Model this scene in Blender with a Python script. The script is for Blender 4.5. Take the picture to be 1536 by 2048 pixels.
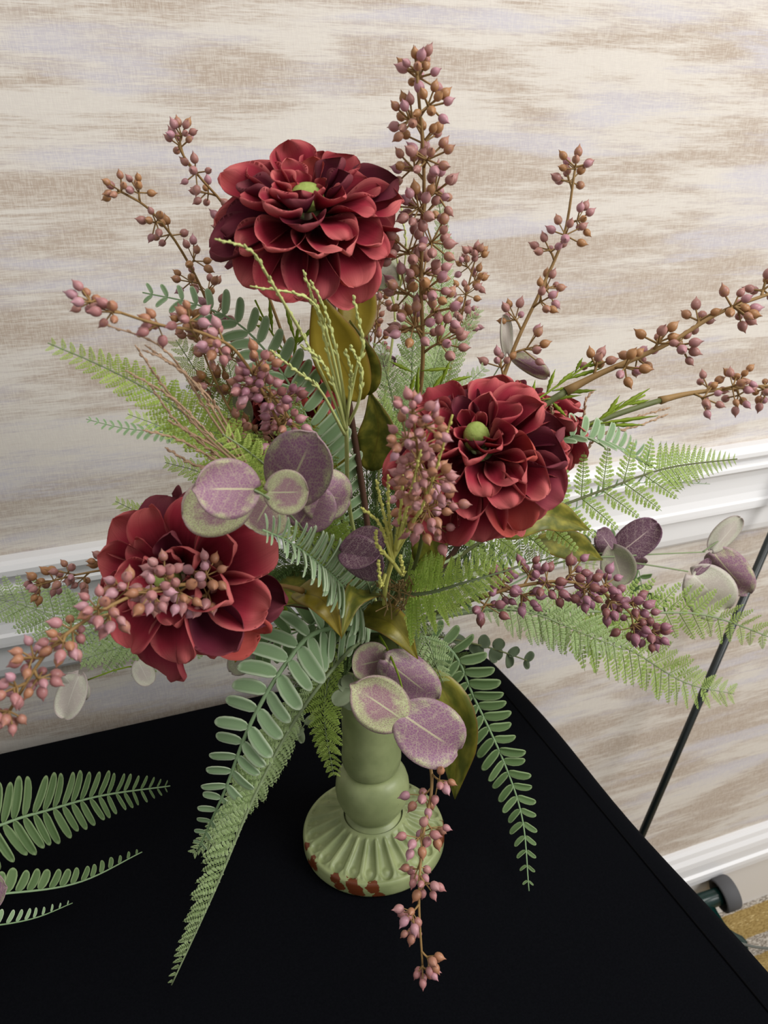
import bpy, math, random
from mathutils import Vector, Matrix
import numpy as np
for o in list(bpy.data.objects): bpy.data.objects.remove(o)
C = bpy.context.scene.collection
random.seed(7)

# ------------------------------------------------------------------ camera
F = 1540.0
A1 = Vector((4800, -764, F)).normalized()
A2 = Vector((-599, -660, F)); A2 = (A2 - A1*A2.dot(A1)).normalized()
A3 = A1.cross(A2)
CAM = Vector((-0.1609, -0.4944, 0.5653))
def w2(c): c = Vector(c); return Vector((A1.dot(c), A2.dot(c), A3.dot(c)))
RX, RU, RB = w2((1,0,0)), w2((0,-1,0)), w2((0,0,-1))
cam = bpy.data.cameras.new('camera'); co = bpy.data.objects.new('camera', cam); C.objects.link(co)
co.matrix_world = Matrix(((RX.x,RU.x,RB.x,CAM.x),(RX.y,RU.y,RB.y,CAM.y),(RX.z,RU.z,RB.z,CAM.z),(0,0,0,1)))
cam.sensor_fit = 'VERTICAL'; cam.sensor_height = 36; cam.lens = F/2048*36
cam.clip_start = 0.02; cam.dof.use_dof = True; cam.dof.focus_distance = 0.55; cam.dof.aperture_fstop = 16
bpy.context.scene.camera = co

def P(x, y, Y):
    """photo pixel + distance of its depth plane (world Y) -> world point"""
    r = w2(((x-768)/F, (y-1024)/F, 1)); return CAM + r*((Y-CAM.y)/r.y)
def depth(p): return -(p-CAM).dot(RB)
def M(px, p): return px*depth(p)/F       # pixels -> metres at a point
CAMV = CAM

# ------------------------------------------------------------------ light
sc = bpy.context.scene
wd = bpy.data.worlds.new('world'); sc.world = wd; wd.use_nodes = True
wd.node_tree.nodes['Background'].inputs[0].default_value = (1.0, 0.99, 0.985, 1)
wd.node_tree.nodes['Background'].inputs[1].default_value = 0.44
def area(name, loc, target, sx, sy, power, col):
    l = bpy.data.lights.new(name, 'AREA'); l.shape = 'RECTANGLE'; l.size = sx; l.size_y = sy
    l.energy = power; l.color = col
    o = bpy.data.objects.new(name, l); C.objects.link(o); o.location = loc
    o.rotation_euler = (Vector(target)-Vector(loc)).to_track_quat('-Z', 'Y').to_euler()
area('ceiling_panel_light', (1.9, -1.7, 1.45), (0.35, 0.25, 0.05), 1.6, 1.2, 50, (1, 0.99, 0.975))
area('ceiling_panel_light', (0.45, -0.7, 1.95), (0.15, 0.05, 0), 1.2, 0.6, 15, (1, 0.985, 0.96))
sc.view_settings.view_transform = 'Standard'; sc.view_settings.look = 'None'
sc.view_settings.gamma = 1; sc.view_settings.use_curve_mapping = False
sc.view_settings.exposure = 0.16

# ------------------------------------------------------------------ materials
def srgb(r, g, b):
    f = lambda c: (c/255/12.92) if c/255 <= .04045 else ((c/255+.055)/1.055)**2.4
    return (f(r), f(g), f(b), 1)
class NT:
    def __init__(s, name, rough=.6, spec=.3):
        s.m = bpy.data.materials.new(name); s.m.use_nodes = True; s.t = s.m.node_tree
        s.b = s.t.nodes['Principled BSDF']; s.b.inputs['Roughness'].default_value = rough
        s.b.inputs['Specular IOR Level'].default_value = spec
    def n(s, kind, **kw):
        nd = s.t.nodes.new(kind)
        for k, v in kw.items(): setattr(nd, k, v)
        return nd
    def l(s, a, b): s.t.links.new(a, b)
    def val(s, sock, v):
        if hasattr(v, 'is_linked'): s.l(v, sock)
        else: sock.default_value = v
    def math(s, op, a, b=0.0, c=0.0, clamp=False):
        nd = s.n('ShaderNodeMath', operation=op, use_clamp=clamp)
        s.val(nd.inputs[0], a); s.val(nd.inputs[1], b); s.val(nd.inputs[2], c); return nd.outputs[0]
    def mix(s, f, a, b):
        nd = s.n('ShaderNodeMix', data_type='RGBA'); s.val(nd.inputs[0], f); s.val(nd.inputs[6], a); s.val(nd.inputs[7], b); return nd.outputs[2]
    def step(s, v, lo, hi):
        nd = s.n('ShaderNodeMapRange', interpolation_type='SMOOTHSTEP'); s.val(nd.inputs[0], v)
        nd.inputs[1].default_value = lo; nd.inputs[2].default_value = hi; return nd.outputs[0]
    def noise(s, vec, scale, detail=2, rough=.5, dist=0):
        nd = s.n('ShaderNodeTexNoise'); s.l(vec, nd.inputs['Vector']); nd.inputs['Scale'].default_value = scale
        nd.inputs['Detail'].default_value = detail; nd.inputs['Roughness'].default_value = rough; nd.inputs['Distortion'].default_value = dist
        return nd.outputs[0]
    def coord(s, k='Object'): return s.n('ShaderNodeTexCoord').outputs[k]
    def mapping(s, vec, scale=(1,1,1), loc=(0,0,0)):
        nd = s.n('ShaderNodeMapping'); s.l(vec, nd.inputs[0]); nd.inputs['Scale'].default_value = scale; nd.inputs['Location'].default_value = loc; return nd.outputs[0]
    def uv(s):
        nd = s.n('ShaderNodeUVMap'); sp = s.n('ShaderNodeSeparateXYZ'); s.l(nd.outputs[0], sp.inputs[0]); return nd.outputs[0], sp.outputs[0], sp.outputs[1]
    def rand(s): return s.n('ShaderNodeObjectInfo').outputs['Random']
    def base(s, v): s.val(s.b.inputs['Base Color'], v)
    def trans(s, col, f):
        tr = s.n('ShaderNodeBsdfTranslucent'); s.l(col, tr.inputs[0]); mx = s.n('ShaderNodeMixShader'); mx.inputs[0].default_value = f
        out = s.t.nodes['Material Output']; s.l(s.b.outputs[0], mx.inputs[1]); s.l(tr.outputs[0], mx.inputs[2]); s.l(mx.outputs[0], out.inputs[0])
    def bump(s, h, strength=.3, dist=.001):
        nd = s.n('ShaderNodeBump'); nd.inputs['Strength'].default_value = strength; nd.inputs['Distance'].default_value = dist
        s.l(h, nd.inputs['Height']); s.l(nd.outputs[0], s.b.inputs['Normal'])
def flat(name, col, rough=.6, spec=.3):
    t = NT(name, rough, spec); t.base(col); return t.m

def m_wall():
    t = NT('striated_wallpaper', .75, .15)
    o = t.coord()
    cream, taupe, lil = srgb(209,202,193), srgb(175,159,144), srgb(194,190,197)
    big = t.noise(t.mapping(o, (5.0, 1, 26.0)), 1, 2, .55, .3)
    mid = t.noise(t.mapping(o, (9, 1, 150)), 1, 3, .6)
    fine = t.noise(t.mapping(o, (38, 1, 800)), 1, 3, .7)
    big2 = t.noise(t.mapping(o, (4.0, 1, 30.0), (7.3, 0, 3.1)), 1, 2, .5, .3)
    weft = t.noise(t.mapping(o, (120, 1, 1300)), 1, 1); warp = t.noise(t.mapping(o, (1300, 1, 120)), 1, 1)
    v = t.math('ADD', t.math('ADD', t.math('MULTIPLY', big, 1.5), t.math('MULTIPLY', mid, .8)), t.math('MULTIPLY', fine, .9))
    v2 = t.math('ADD', t.math('MULTIPLY', big2, 1.35), t.math('ADD', t.math('MULTIPLY', mid, .35), t.math('MULTIPLY', t.math('SUBTRACT', fine, .35), .5)))
    ft = t.math('MULTIPLY', t.step(v, 1.38, 1.80), .95)
    fl = t.math('MULTIPLY', t.step(v2, .90, 1.16), .8)
    c = t.mix(ft, cream, taupe); c = t.mix(fl, c, lil)
    w = t.math('ADD', weft, warp)
    c = t.mix(t.math('MULTIPLY', t.step(w, .85, 1.25), .42), c, srgb(220,214,203))
    t.base(c); t.bump(w, .12, .0006); return t.m
def m_carpet():
    t = NT('striped_carpet', .95, .05); o = t.coord()
    sp = t.n('ShaderNodeSeparateXYZ'); t.l(o, sp.inputs[0])
    y = t.math('ADD', sp.outputs[1], t.math('MULTIPLY', t.math('SUBTRACT', t.noise(t.mapping(o, (60,200,1)), 1, 2), .5), .006))
    ph = t.math('FRACT', t.math('DIVIDE', t.math('SUBTRACT', y, .232), .086))
    isg = t.math('MULTIPLY', t.step(ph, .0, .03), t.math('SUBTRACT', 1.0, t.step(ph, .62, .65)))
    grn = t.noise(t.mapping(o, (180, 420, 1)), 1, 2, .7)
    grey = t.mix(t.step(grn, .35, .65), srgb(120,110,98), srgb(196,188,176))
    gold = t.mix(t.step(grn, .3, .7), srgb(134,110,64), srgb(172,148,96))
    st = t.math('MULTIPLY', t.step(t.noise(t.mapping(o, (90, 900, 1)), 1, 1), .62, .7), t.math('SUBTRACT', 1.0, t.step(t.math('ABSOLUTE', t.math('SUBTRACT', ph, .36)), .06, .09)))
    gold = t.mix(st, gold, srgb(226,204,150))
    t.base(t.mix(isg, grey, gold)); t.bump(grn, .6, .004); return t.m
def m_cloth():
    t = NT('black_table_fabric', .95, .03); o = t.coord()
    n = t.noise(o, 700, 2); t.base(t.mix(n, (.0016,.0018,.0026,1), (.0042,.0046,.0062,1)))
    t.bump(t.noise(o, 1500, 1), .15, .0004); return t.m
def m_petal():
    t = NT('crimson_silk_petal', .7, .12); v, u, w = t.uv()
    e = t.math('ADD', w, t.math('MULTIPLY', t.math('SUBTRACT', t.noise(t.mapping(v, (6, 1.2, 1)), 1, 2), .5), .35))
    r = t.rand()
    col = t.mix(t.step(e, .12, .75), srgb(96,16,32), srgb(166,50,66))
    ue = t.math('ABSOLUTE', u)
    tip = t.math('MULTIPLY', t.step(t.math('MAXIMUM', w, t.math('MULTIPLY', ue, .93)), .66, 1.0), t.math('ADD', .5, t.math('MULTIPLY', r, .5)))
    col = t.mix(tip, col, srgb(216,120,116))
    fib = t.noise(t.mapping(v, (40, 1.5, 1)), 1, 2)
    col = t.mix(t.math('MULTIPLY', t.step(fib, .45, .75), .25), col, srgb(96,14,28))
    r2 = t.math('FRACT', t.math('MULTIPLY', r, 17.3))
    col = t.mix(t.math('MULTIPLY', t.step(r2, .84, .88), .72), col, srgb(78,34,52))
    r3 = t.math('FRACT', t.math('MULTIPLY', r, 41.7))
    col = t.mix(t.math('MULTIPLY', t.math('MULTIPLY', t.step(r3, .965, .975), t.step(w, .3, .9)), .6), col, srgb(192,84,66))
    t.base(col); t.bump(fib, .15, .0006)
    t.trans(col, .30)
    return t.m
def m_berry(name, ca, cb, cc):
    t = NT(name, .38, .35); v, u, w = t.uv(); r = t.rand()
    n = t.noise(t.coord(), 3, 2)
    k = t.math('ADD', r, t.math('MULTIPLY', t.math('SUBTRACT', n, .5), .5))
    col = t.mix(t.step(k, .25, .6), ca, cb)
    col = t.mix(t.math('MULTIPLY', t.step(t.math('FRACT', t.math('MULTIPLY', r, 7.7)), .6, .95), .8), col, cc)
    col = t.mix(t.math('MULTIPLY', t.step(w, .8, 1), .7), col, srgb(110,62,62))
    t.base(col); return t.m
def m_fern(name, ca, cb, edge, edge_amt=.8):
    t = NT(name, .55, .25); v, u, w = t.uv(); r = t.rand()
    n = t.noise(t.coord(), 260, 2)
    col = t.mix(t.math('ADD', t.math('MULTIPLY', r, .5), t.math('MULTIPLY', n, .5)), ca, cb)
    e = t.math('MAXIMUM', t.step(t.math('ABSOLUTE', u), .62, .98), t.step(w, .86, 1.0))
    col = t.mix(t.math('MULTIPLY', e, edge_amt), col, edge)
    t.base(col); t.bump(n, .2, .0004); t.trans(col, .36); return t.m
def m_euc(name, purple, green, vein, bias):
    t = NT(name, .5, .3); v, u, w = t.uv(); r = t.rand()
    vo = t.n('ShaderNodeTexVoronoi', feature='DISTANCE_TO_EDGE'); vo.inputs['Scale'].default_value = 1
    t.l(t.mapping(v, (15, 24, 1)), vo.inputs['Vector'])
    wob = t.noise(v, 14, 3, .7)
    net = t.math('SUBTRACT', 1.0, t.step(t.math('ADD', vo.outputs['Distance'], t.math('MULTIPLY', t.math('SUBTRACT', wob, .5), .30)), .02, .13))
    # side veins rising from the midrib
    sv = t.math('SUBTRACT', w, t.math('MULTIPLY', t.math('ABSOLUTE', u), .30))
    sw = t.math('ABSOLUTE', t.math('SUBTRACT', t.math('FRACT', t.math('ADD', t.math('MULTIPLY', sv, 5.2), t.math('MULTIPLY', wob, .5))), .5))
    side = t.math('SUBTRACT', 1.0, t.step(sw, .02, .07))
    mid = t.math('MULTIPLY', t.math('SUBTRACT', 1.0, t.step(t.math('ABSOLUTE', u), .015, .045)), t.math('SUBTRACT', 1.0, t.step(w, .55, .85)))
    rad = t.math('SQRT', t.math('ADD', t.math('MULTIPLY', u, u), t.math('POWER', t.math('SUBTRACT', t.math('MULTIPLY', w, 2), 1.0), 2)))
    big = t.noise(v, 2.6, 2)
    edge = t.step(t.math('ADD', rad, t.math('ADD', t.math('MULTIPLY', t.math('SUBTRACT', big, .5), 1.1), t.math('MULTIPLY', t.math('SUBTRACT', r, .5), .3))), .60+bias, 1.0+bias)
    sp = t.noise(v, 38, 2, .7)
    g = t.math('MULTIPLY', edge, t.step(sp, .36, .58))
    col = t.mix(g, purple, green)
    col = t.mix(t.math('MULTIPLY', net, t.math('ADD', .30, t.math('MULTIPLY', edge, .4))), col, vein)
    col = t.mix(t.math('MULTIPLY', side, .22), col, vein)
    col = t.mix(t.math('MULTIPLY', mid, .75), col, vein)
    col = t.mix(t.math('MULTIPLY', t.step(rad, .93, 1.0), .6), col, t.mix(.45, purple, srgb(150,112,134)))
    t.base(col); t.bump(t.math('ADD', net, mid), .12, .0005)
    return t.m
def m_olive():
    t = NT('olive_silk_leaf', .42, .35); v, u, w = t.uv(); r = t.rand()
    n = t.noise(t.mapping(v, (.55, 2.2, 1)), 2.0, 3)
    col = t.mix(t.step(n, .38, .66), srgb(82,88,28), srgb(142,136,52))
    col = t.mix(t.math('MULTIPLY', t.step(r, .45, .75), .75), col, srgb(150,128,38))
    fib = t.noise(t.mapping(v, (3, 60, 1)), 1, 1)
    col = t.mix(t.math('MULTIPLY', t.step(t.math('ABSOLUTE', u), .9, 1), .5), col, srgb(120,70,40))
    mid = t.math('SUBTRACT', 1.0, t.step(t.math('ABSOLUTE', u), .02, .06))
    col = t.mix(t.math('MULTIPLY', mid, .5), col, srgb(104,92,34))
    t.base(col); t.bump(fib, .1, .0006); return t.m
def m_vase():
    t = NT('distressed_sage_paint', .4, .4); o = t.coord()
    col = t.mix(t.step(t.noise(o, 38, 3), .35, .7), srgb(128,138,94), srgb(148,157,110))
    # worn chips on the foot
    dmin = None
    for (a, z, s) in [(-140,.013,.0055),(-136,.007,.0055),(-126,.0135,.006),(-122,.007,.007),(-109,.011,.0065),(-106,.002,.006),(196,.010,.007),(190,.003,.006),(-28,.013,.009),(-20,.008,.009),(-35,.015,.006),(180,.015,.005)]:
        c = (.0015+.0648*math.cos(math.radians(a)), .017+.0648*math.sin(math.radians(a)), z)
        d = t.n('ShaderNodeVectorMath', operation='DISTANCE'); t.l(o, d.inputs[0]); d.inputs[1].default_value = c
        q = t.math('DIVIDE', d.outputs['Value'], s)
        dmin = q if dmin is None else t.math('MINIMUM', dmin, q)
    jag = t.noise(o, 190, 4, .7)
    chip = t.math('SUBTRACT', 1.0, t.step(t.math('ADD', dmin, t.math('MULTIPLY', t.math('SUBTRACT', jag, .5), 1.8)), .88, .98))
    col = t.mix(chip, col, srgb(98,48,24))
    w = t.math('MULTIPLY', t.step(t.noise(o, 260, 3, .7), .64, .74), .5)
    col = t.mix(w, col, srgb(104,104,66))
    t.base(col); t.bump(t.math('SUBTRACT', t.noise(o, 90, 2), chip), .25, .0008); return t.m

MT = dict(
 wall=m_wall(), carpet=m_carpet(), cloth=m_cloth(), white=flat('white_gloss_trim', srgb(226,225,225), .35, .4),
 plinth=flat('pale_grey_plinth', srgb(210,205,199), .6), petal=m_petal(), vase=m_vase(), olive=m_olive(),
 seam=flat('black_seam', (.0015,.0015,.002,1), .9, .05),
 berry=m_berry('mauve_brown_berry', srgb(160,116,76), srgb(160,114,106), srgb(178,130,142)),
 berry_brown=m_berry('russet_berry', srgb(148,104,64), srgb(150,104,86), srgb(162,114,114)),
 berry_pink=m_berry('pink_mauve_berry', srgb(160,112,84), srgb(166,114,112), srgb(180,136,148)),
 berry_purple=m_berry('plum_berry', srgb(132,84,80), srgb(144,96,108), srgb(160,114,132)),
 stem_brown=flat('brown_twig', srgb(142,112,68), .6), stem_green=flat('dark_green_stem', srgb(92,98,58), .55), stem_wine=flat('dark_wine_stem', srgb(84,58,46), .55),
 stem_sage=flat('sage_stem', srgb(128,142,104), .6),
 fa=m_fern('blue_green_fern', srgb(140,170,124), srgb(166,192,148), srgb(216,228,198)),
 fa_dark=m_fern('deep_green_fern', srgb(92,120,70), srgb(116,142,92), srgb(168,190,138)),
 fb=m_fern('bright_lace_fern', srgb(164,194,82), srgb(192,216,112), srgb(208,226,146), .5),
 fb_sage=m_fern('sage_lace_fern', srgb(142,168,80), srgb(168,190,106), srgb(194,210,146), .5),
 fb_pale=m_fern('pale_lace_fern', srgb(158,184,118), srgb(184,204,146), srgb(206,220,180), .5),
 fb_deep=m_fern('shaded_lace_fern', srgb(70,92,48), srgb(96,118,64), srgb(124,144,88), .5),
 euc=m_euc('purple_eucalyptus', srgb(132,92,116), srgb(164,172,124), srgb(188,184,146), .12),
 euc_green=m_euc('green_mauve_eucalyptus', srgb(144,106,118), srgb(170,180,126), srgb(190,192,150), -.18),
 euc_dark=m_euc('plum_eucalyptus', srgb(98,62,84), srgb(150,150,110), srgb(206,186,178), .5),
 euc_grey=m_euc('grey_green_eucalyptus', srgb(132,124,112), srgb(140,144,112), srgb(160,160,132), -.2),
 euc_pale=m_euc('pale_eucalyptus', srgb(176,166,156), srgb(182,184,160), srgb(198,194,180), -.1),
 silver=m_fern('silver_dollar_leaf', srgb(88,104,78), srgb(112,124,96), srgb(136,146,118), .5),
 mint=m_fern('pale_mint_leaf', srgb(146,160,124), srgb(166,178,144), srgb(188,196,166), .5),
 sprig=m_fern('lime_sprig', srgb(126,150,36), srgb(158,178,62), srgb(176,190,90), .4),
 wheat=flat('yellow_green_grass', srgb(200,198,108), .65), wheat_pale=flat('pale_green_grass', srgb(182,188,120), .65), wheat_brown=flat('tan_rose_grass', srgb(176,146,118), .7),
 button=None, foam=flat('dark_moss_foam', srgb(52,58,30), .95, .05), greenmetal=flat('dark_green_enamel', srgb(12,44,40), .22, .5),
 rubber=flat('grey_rubber', srgb(84,84,86), .7), blackhub=flat('black_plastic', (.006,.006,.007,1), .5), rod=flat('black_rod_paint', (.006,.010,.010,1), .35, .5),
 wire=flat('grey_cable', srgb(96,100,96), .5), raffia=flat('dry_tan_moss', srgb(150,126,86), .9, .05), crumb=flat('brown_crumb', srgb(110,64,36), .9), lint=flat('pale_lint', srgb(120,120,124), .9),
)
def m_button():
    t = NT('lime_flower_button', .6, .2); n = t.noise(t.coord(), 300, 3)
    t.base(t.mix(n, srgb(128,144,66), srgb(160,174,96))); t.bump(n, .6, .001); return t.m
MT['button'] = m_button()

# ------------------------------------------------------------------ mesh helpers
class MB:
    def __init__(s): s.v, s.f, s.u = [], [], []
    def add(s, vs, fs, us=None):
        b = len(s.v); s.v += [tuple(x) for x in vs]; s.f += [tuple(i+b for i in f) for f in fs]
        s.u += us if us else [(0., .3)]*len(vs)
    def tube(s, pts, radii, sides=6, cap=True):
        n = len(pts); pts = [Vector(p) for p in pts]
        if not hasattr(radii, '__len__'): radii = [radii]*n
        T = [(pts[min(i+1,n-1)]-pts[max(i-1,0)]).normalized() for i in range(n)]
        a = Vector((0,0,1)) if abs(T[0].z) < .9 else Vector((1,0,0))
        X = (a - T[0]*a.dot(T[0])).normalized(); vs = []; us = []
        for i in range(n):
            X = (X - T[i]*X.dot(T[i])).normalized(); Y = T[i].cross(X)
            for k in range(sides):
                t = 2*math.pi*k/sides; vs.append(pts[i] + (X*math.cos(t)+Y*math.sin(t))*radii[i]); us.append((0., .3))
        fs = [(i*sides+k, i*sides+(k+1)%sides, (i+1)*sides+(k+1)%sides, (i+1)*sides+k) for i in range(n-1) for k in range(sides)]
        if cap: fs += [tuple(range(sides))[::-1], tuple((n-1)*sides+k for k in range(sides))]
        s.add(vs, fs, us)
    def grid(s, rows, us, thick=0.0):
        """rows of points; closed two-sided sheet when thick > 0"""
        nr, nc = len(rows), len(rows[0])
        P_ = np.array([[tuple(p) for p in r] for r in rows])
        q = [(i*nc+j, i*nc+j+1, (i+1)*nc+j+1, (i+1)*nc+j) for i in range(nr-1) for j in range(nc-1)]
        uu = [us[i][j] for i in range(nr) for j in range(nc)]
        if thick <= 0: s.add(P_.reshape(-1,3).tolist(), q, uu); return
        du = np.gradient(P_, axis=1); dv = np.gradient(P_, axis=0)
        N = np.cross(du, dv); N /= (np.linalg.norm(N, axis=2, keepdims=True)+1e-12)
        a = (P_+N*thick/2).reshape(-1,3).tolist(); b = (P_-N*thick/2).reshape(-1,3).tolist(); k = nr*nc
        fs = q + [tuple(i+k for i in f)[::-1] for f in q]
        ring = [j for j in range(nc)] + [i*nc+nc-1 for i in range(1,nr)] + [(nr-1)*nc+j for j in range(nc-2,-1,-1)] + [i*nc for i in range(nr-2,0,-1)]
        for i in range(len(ring)):
            x, y = ring[i], ring[(i+1)%len(ring)]; fs.append((y, x, x+k, y+k))
        s.add(a+b, fs, uu+uu)
    def box(s, c, d, M_=None):
        vs = [Vector((c[0]+sx*d[0]/2, c[1]+sy*d[1]/2, c[2]+sz*d[2]/2)) for sx in (-1,1) for sy in (-1,1) for sz in (-1,1)]
        if M_: vs = [M_@v for v in vs]
        s.add(vs, [(0,1,3,2),(4,6,7,5),(0,4,5,1),(2,3,7,6),(0,2,6,4),(1,5,7,3)])
    def lathe(s, prof, seg=32, M_=None, uvs=None):
        vs = []; us = []; n = len(prof)
        for i, (r, z) in enumerate(prof):
            for k in range(seg):
                t = 2*math.pi*k/seg; v = Vector((r*math.cos(t), r*math.sin(t), z)); vs.append(M_@v if M_ else v); us.append((0., i/(n-1)))
        fs = [(i*seg+k, i*seg+(k+1)%seg, (i+1)*seg+(k+1)%seg, (i+1)*seg+k) for i in range(n-1) for k in range(seg)]
        fs += [tuple(range(seg))[::-1], tuple((n-1)*seg+k for k in range(seg))]
        s.add(vs, fs, us)
    def mesh(s, name, mat, smooth=True):
        m = bpy.data.meshes.new(name); m.from_pydata(s.v, [], s.f); m.materials.append(mat)
        uv = m.uv_layers.new(name='UVMap'); idx = np.empty(len(m.loops), dtype=np.int32); m.loops.foreach_get('vertex_index', idx)
        uv.data.foreach_set('uv', np.array(s.u, dtype=np.float32)[idx].reshape(-1))
        if smooth: m.polygons.foreach_set('use_smooth', np.ones(len(m.polygons), dtype=bool))
        m.update(); return m
    def build(s, name, mat, parent=None, smooth=True): return link(name, s.mesh(name, mat, smooth), parent)
def link(name, mesh, parent=None, mw=None):
    o = bpy.data.objects.new(name, mesh); C.objects.link(o)
    if parent is not None:
        o.parent = parent
        inv = Matrix.Translation(-Vector(parent.location)) if parent.parent is None else Matrix.Identity(4)
        o.matrix_local = inv @ (mw if mw is not None else Matrix.Identity(4))
    elif mw is not None: o.matrix_world = mw
    return o
def tag(o, label, cat=None, group=None, kind=None):
    if label: o['label'] = label
    if cat: o['category'] = cat
    if group: o['group'] = group
    if kind: o['kind'] = kind
    return o
def thing(name, loc, label, cat, group=None):
    o = bpy.data.objects.new(name, None); C.objects.link(o); o.location = loc; o.empty_display_size = .02
    return tag(o, label, cat, group)
def spline(pts, n):
    pts = [Vector(p) for p in pts]
    if len(pts) == 2: return [pts[0].lerp(pts[1], i/(n-1)) for i in range(n)]
    d = [0]
    for a, b in zip(pts, pts[1:]): d.append(d[-1]+max((b-a).length, 1e-6))
    out = []; k = 0
    for i in range(n):
        s = d[-1]*i/(n-1)
        while k < len(pts)-2 and s > d[k+1]: k += 1
        t = (s-d[k])/(d[k+1]-d[k]); p1, p2 = pts[k], pts[k+1]
        p0 = pts[k-1] if k else p1*2-p2; p3 = pts[k+2] if k+2 < len(pts) else p2*2-p1
        out.append(.5*((2*p1)+(p2-p0)*t+(2*p0-5*p1+4*p2-p3)*t*t+(3*p1-p0-3*p2+p3)*t**3))
    return out
def frame(origin, Yv, Zv):
    Y = Yv.normalized(); Z = (Zv - Y*Zv.dot(Y)).normalized(); X = Y.cross(Z)
    return Matrix(((X.x,Y.x,Z.x,origin.x),(X.y,Y.y,Z.y,origin.y),(X.z,Y.z,Z.z,origin.z),(0,0,0,1)))
def S(x, y, z): return Matrix.Diagonal((x, y, z, 1))
def tocam(p): return (CAM-p).normalized()
def px3(pts): return [P(*p) for p in pts]

# ------------------------------------------------------------------ setting
WY = .31; FZ = -.765
def struct(mb, name, mat, label, smooth=False, parent=None):
    o = mb.build(name, mat, parent, smooth)
    if parent is None: tag(o, label, None, None, 'structure')
    return o
b = MB(); b.box((.2, WY+.05, .45), (4.6, .1, 2.43)); struct(b, 'wall_back', MT['wall'], 'cream and taupe streaked wallpaper wall behind the flowers')
b = MB(); b.box((.2, -1.0, FZ-.05), (4.6, 2.7, .1)); struct(b, 'floor', MT['carpet'], 'mustard and grey striped carpet floor')
def extrude(prof, x0, x1):
    m = MB(); n = len(prof); vs = [(x, WY-p, z) for x in (x0, x1) for p, z in prof]
    fs = [(i, i+1, n+i+1, n+i) for i in range(n-1)] + [tuple(range(n))[::-1], tuple(range(n, 2*n))]
    m.add(vs, fs); return m
rail = [(-.002,.2135),(.016,.2135),(.022,.211),(.0255,.206),(.0255,.200),(.022,.196),(.017,.194),(.015,.190),(.019,.187),(.0225,.184),(.0225,.179),(.018,.176),(.014,.173),(.0125,.165),(.012,.150),(.0125,.140),(.015,.130),(.018,.127),(.0185,.120),(.0185,.116),(.012,.113),(.011,.085),(.009,.076),(.005,.071),(-.002,.069)]
struct(extrude(rail, -2.1, 2.5), 'trim_1', MT['white'], 'white moulded chair rail across the wall')
bb = extrude([(-.002,-.655),(.014,-.655),(.014,FZ+.0005),(-.002,FZ+.0005)], -2.1, 2.5).build('baseboard_back', MT['plinth'], None, False)
tag(bb, 'pale baseboard at the foot of the papered wall', None, None, 'structure')
bc = extrude([(-.002,-.570),(.006,-.571),(.010,-.577),(.012,-.586),(.017,-.594),(.0185,-.604),(.0185,-.622),(.023,-.626),(.0235,-.634),(.0225,-.645),(.017,-.651),(.0145,-.6552),(-.002,-.6552)], -2.1, 2.5)
bc.build('moulding_cap', MT['white'], bb, False)

# ------------------------------------------------------------------ table
tb = thing('table', (-.25, 0, FZ), 'rectangular table hidden under the black cloth, against the wall', 'table')
m = MB(); m.box((-.29, -.16, -.018), (.98, .85, .03)); m.build('table_top', MT['blackhub'], tb, False)
for x in (-.74, .16):
    for y in (-.55, .22):
        m = MB(); m.tube([(x, y, FZ), (x, y, -.034)], .016, 10); m.build('leg', MT['rod'], tb)
clo = thing('tablecloth', (-.25, 0, 0), 'black fitted cloth over the table, seamed along its right edge', 'tablecloth')
def clothprof(o):
    """points going outwards from the seam: (outward, z)"""
    return [(0,0),(.0035,-.0004),(.010,-.0015),(.016+.006*o,-.004),(.021+.010*o,-.010),(.024+.012*o,-.020),(.025+.013*o,-.04),(.026+.014*o,-.2),(.030+.02*o,-.45),(.034+.02*o,FZ+.004)]
X1, Y1 = .2195, .268; X0, Y0 = -.80, -.60
# top sheet
rows = []; us = []
nx, ny = 40, 34; rnd = np.random.RandomState(3)
for j in range(ny+1):
    y = Y0+(Y1-Y0)*j/ny
    rows.append([Vector((X0+(X1-X0)*i/nx, y, (0.0 if j in (0,ny) or i in (0,nx) else .0006*math.sin(i*.9+j*.5)*math.sin(j*.7)-.0006))) for i in range(nx+1)])
    us.append([(i/nx, j/ny) for i in range(nx+1)])
m = MB(); m.grid(rows, us); m.build('cloth_top', MT['cloth'], clo)
# drop round the right and back/front edges, corner rounded
path = [((X1, Y0), (1,0), 1.0)]
for k in range(1, 30): y = Y0+(Y1-.03-Y0)*k/30; path.append(((X1-.003*(k/30), y), (1,.0), .55+.45*(1-k/30)+.25*math.sin(k*.55)))
for k in range(0, 7):
    a = math.radians(90*k/6); path.append(((X1-.030+.027*math.cos(a), Y1-.03+.03*math.sin(a)), (math.cos(a), math.sin(a)), .35-.30*k/6))
for k in range(1, 25): path.append(((X1-.03-(X1-.03-X0)*k/24, Y1), (0,.30), .0))
rows = []; us = []
for (p, n, o) in path:
    rows.append([Vector((p[0]+n[0]*d, p[1]+n[1]*d, z)) for d, z in clothprof(o)]); us.append([(0,0)]*10)
m = MB(); m.grid([list(r)[::-1] for r in rows], us); m.build('cloth_drop', MT['cloth'], clo)
m = MB(); m.grid([[Vector((X0+(X1-X0)*i/30, Y0-d, z)) for d, z in clothprof(.3)] for i in range(31)], [[(0,0)]*10]*31); m.build('cloth_drop', MT['cloth'], clo)
m = MB(); m.grid([[Vector((X0-d, Y0+(Y1-Y0)*i/30, z)) for d, z in clothprof(.3)] for i in range(31)][::-1], [[(0,0)]*10]*31); m.build('cloth_drop', MT['cloth'], clo)
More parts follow.
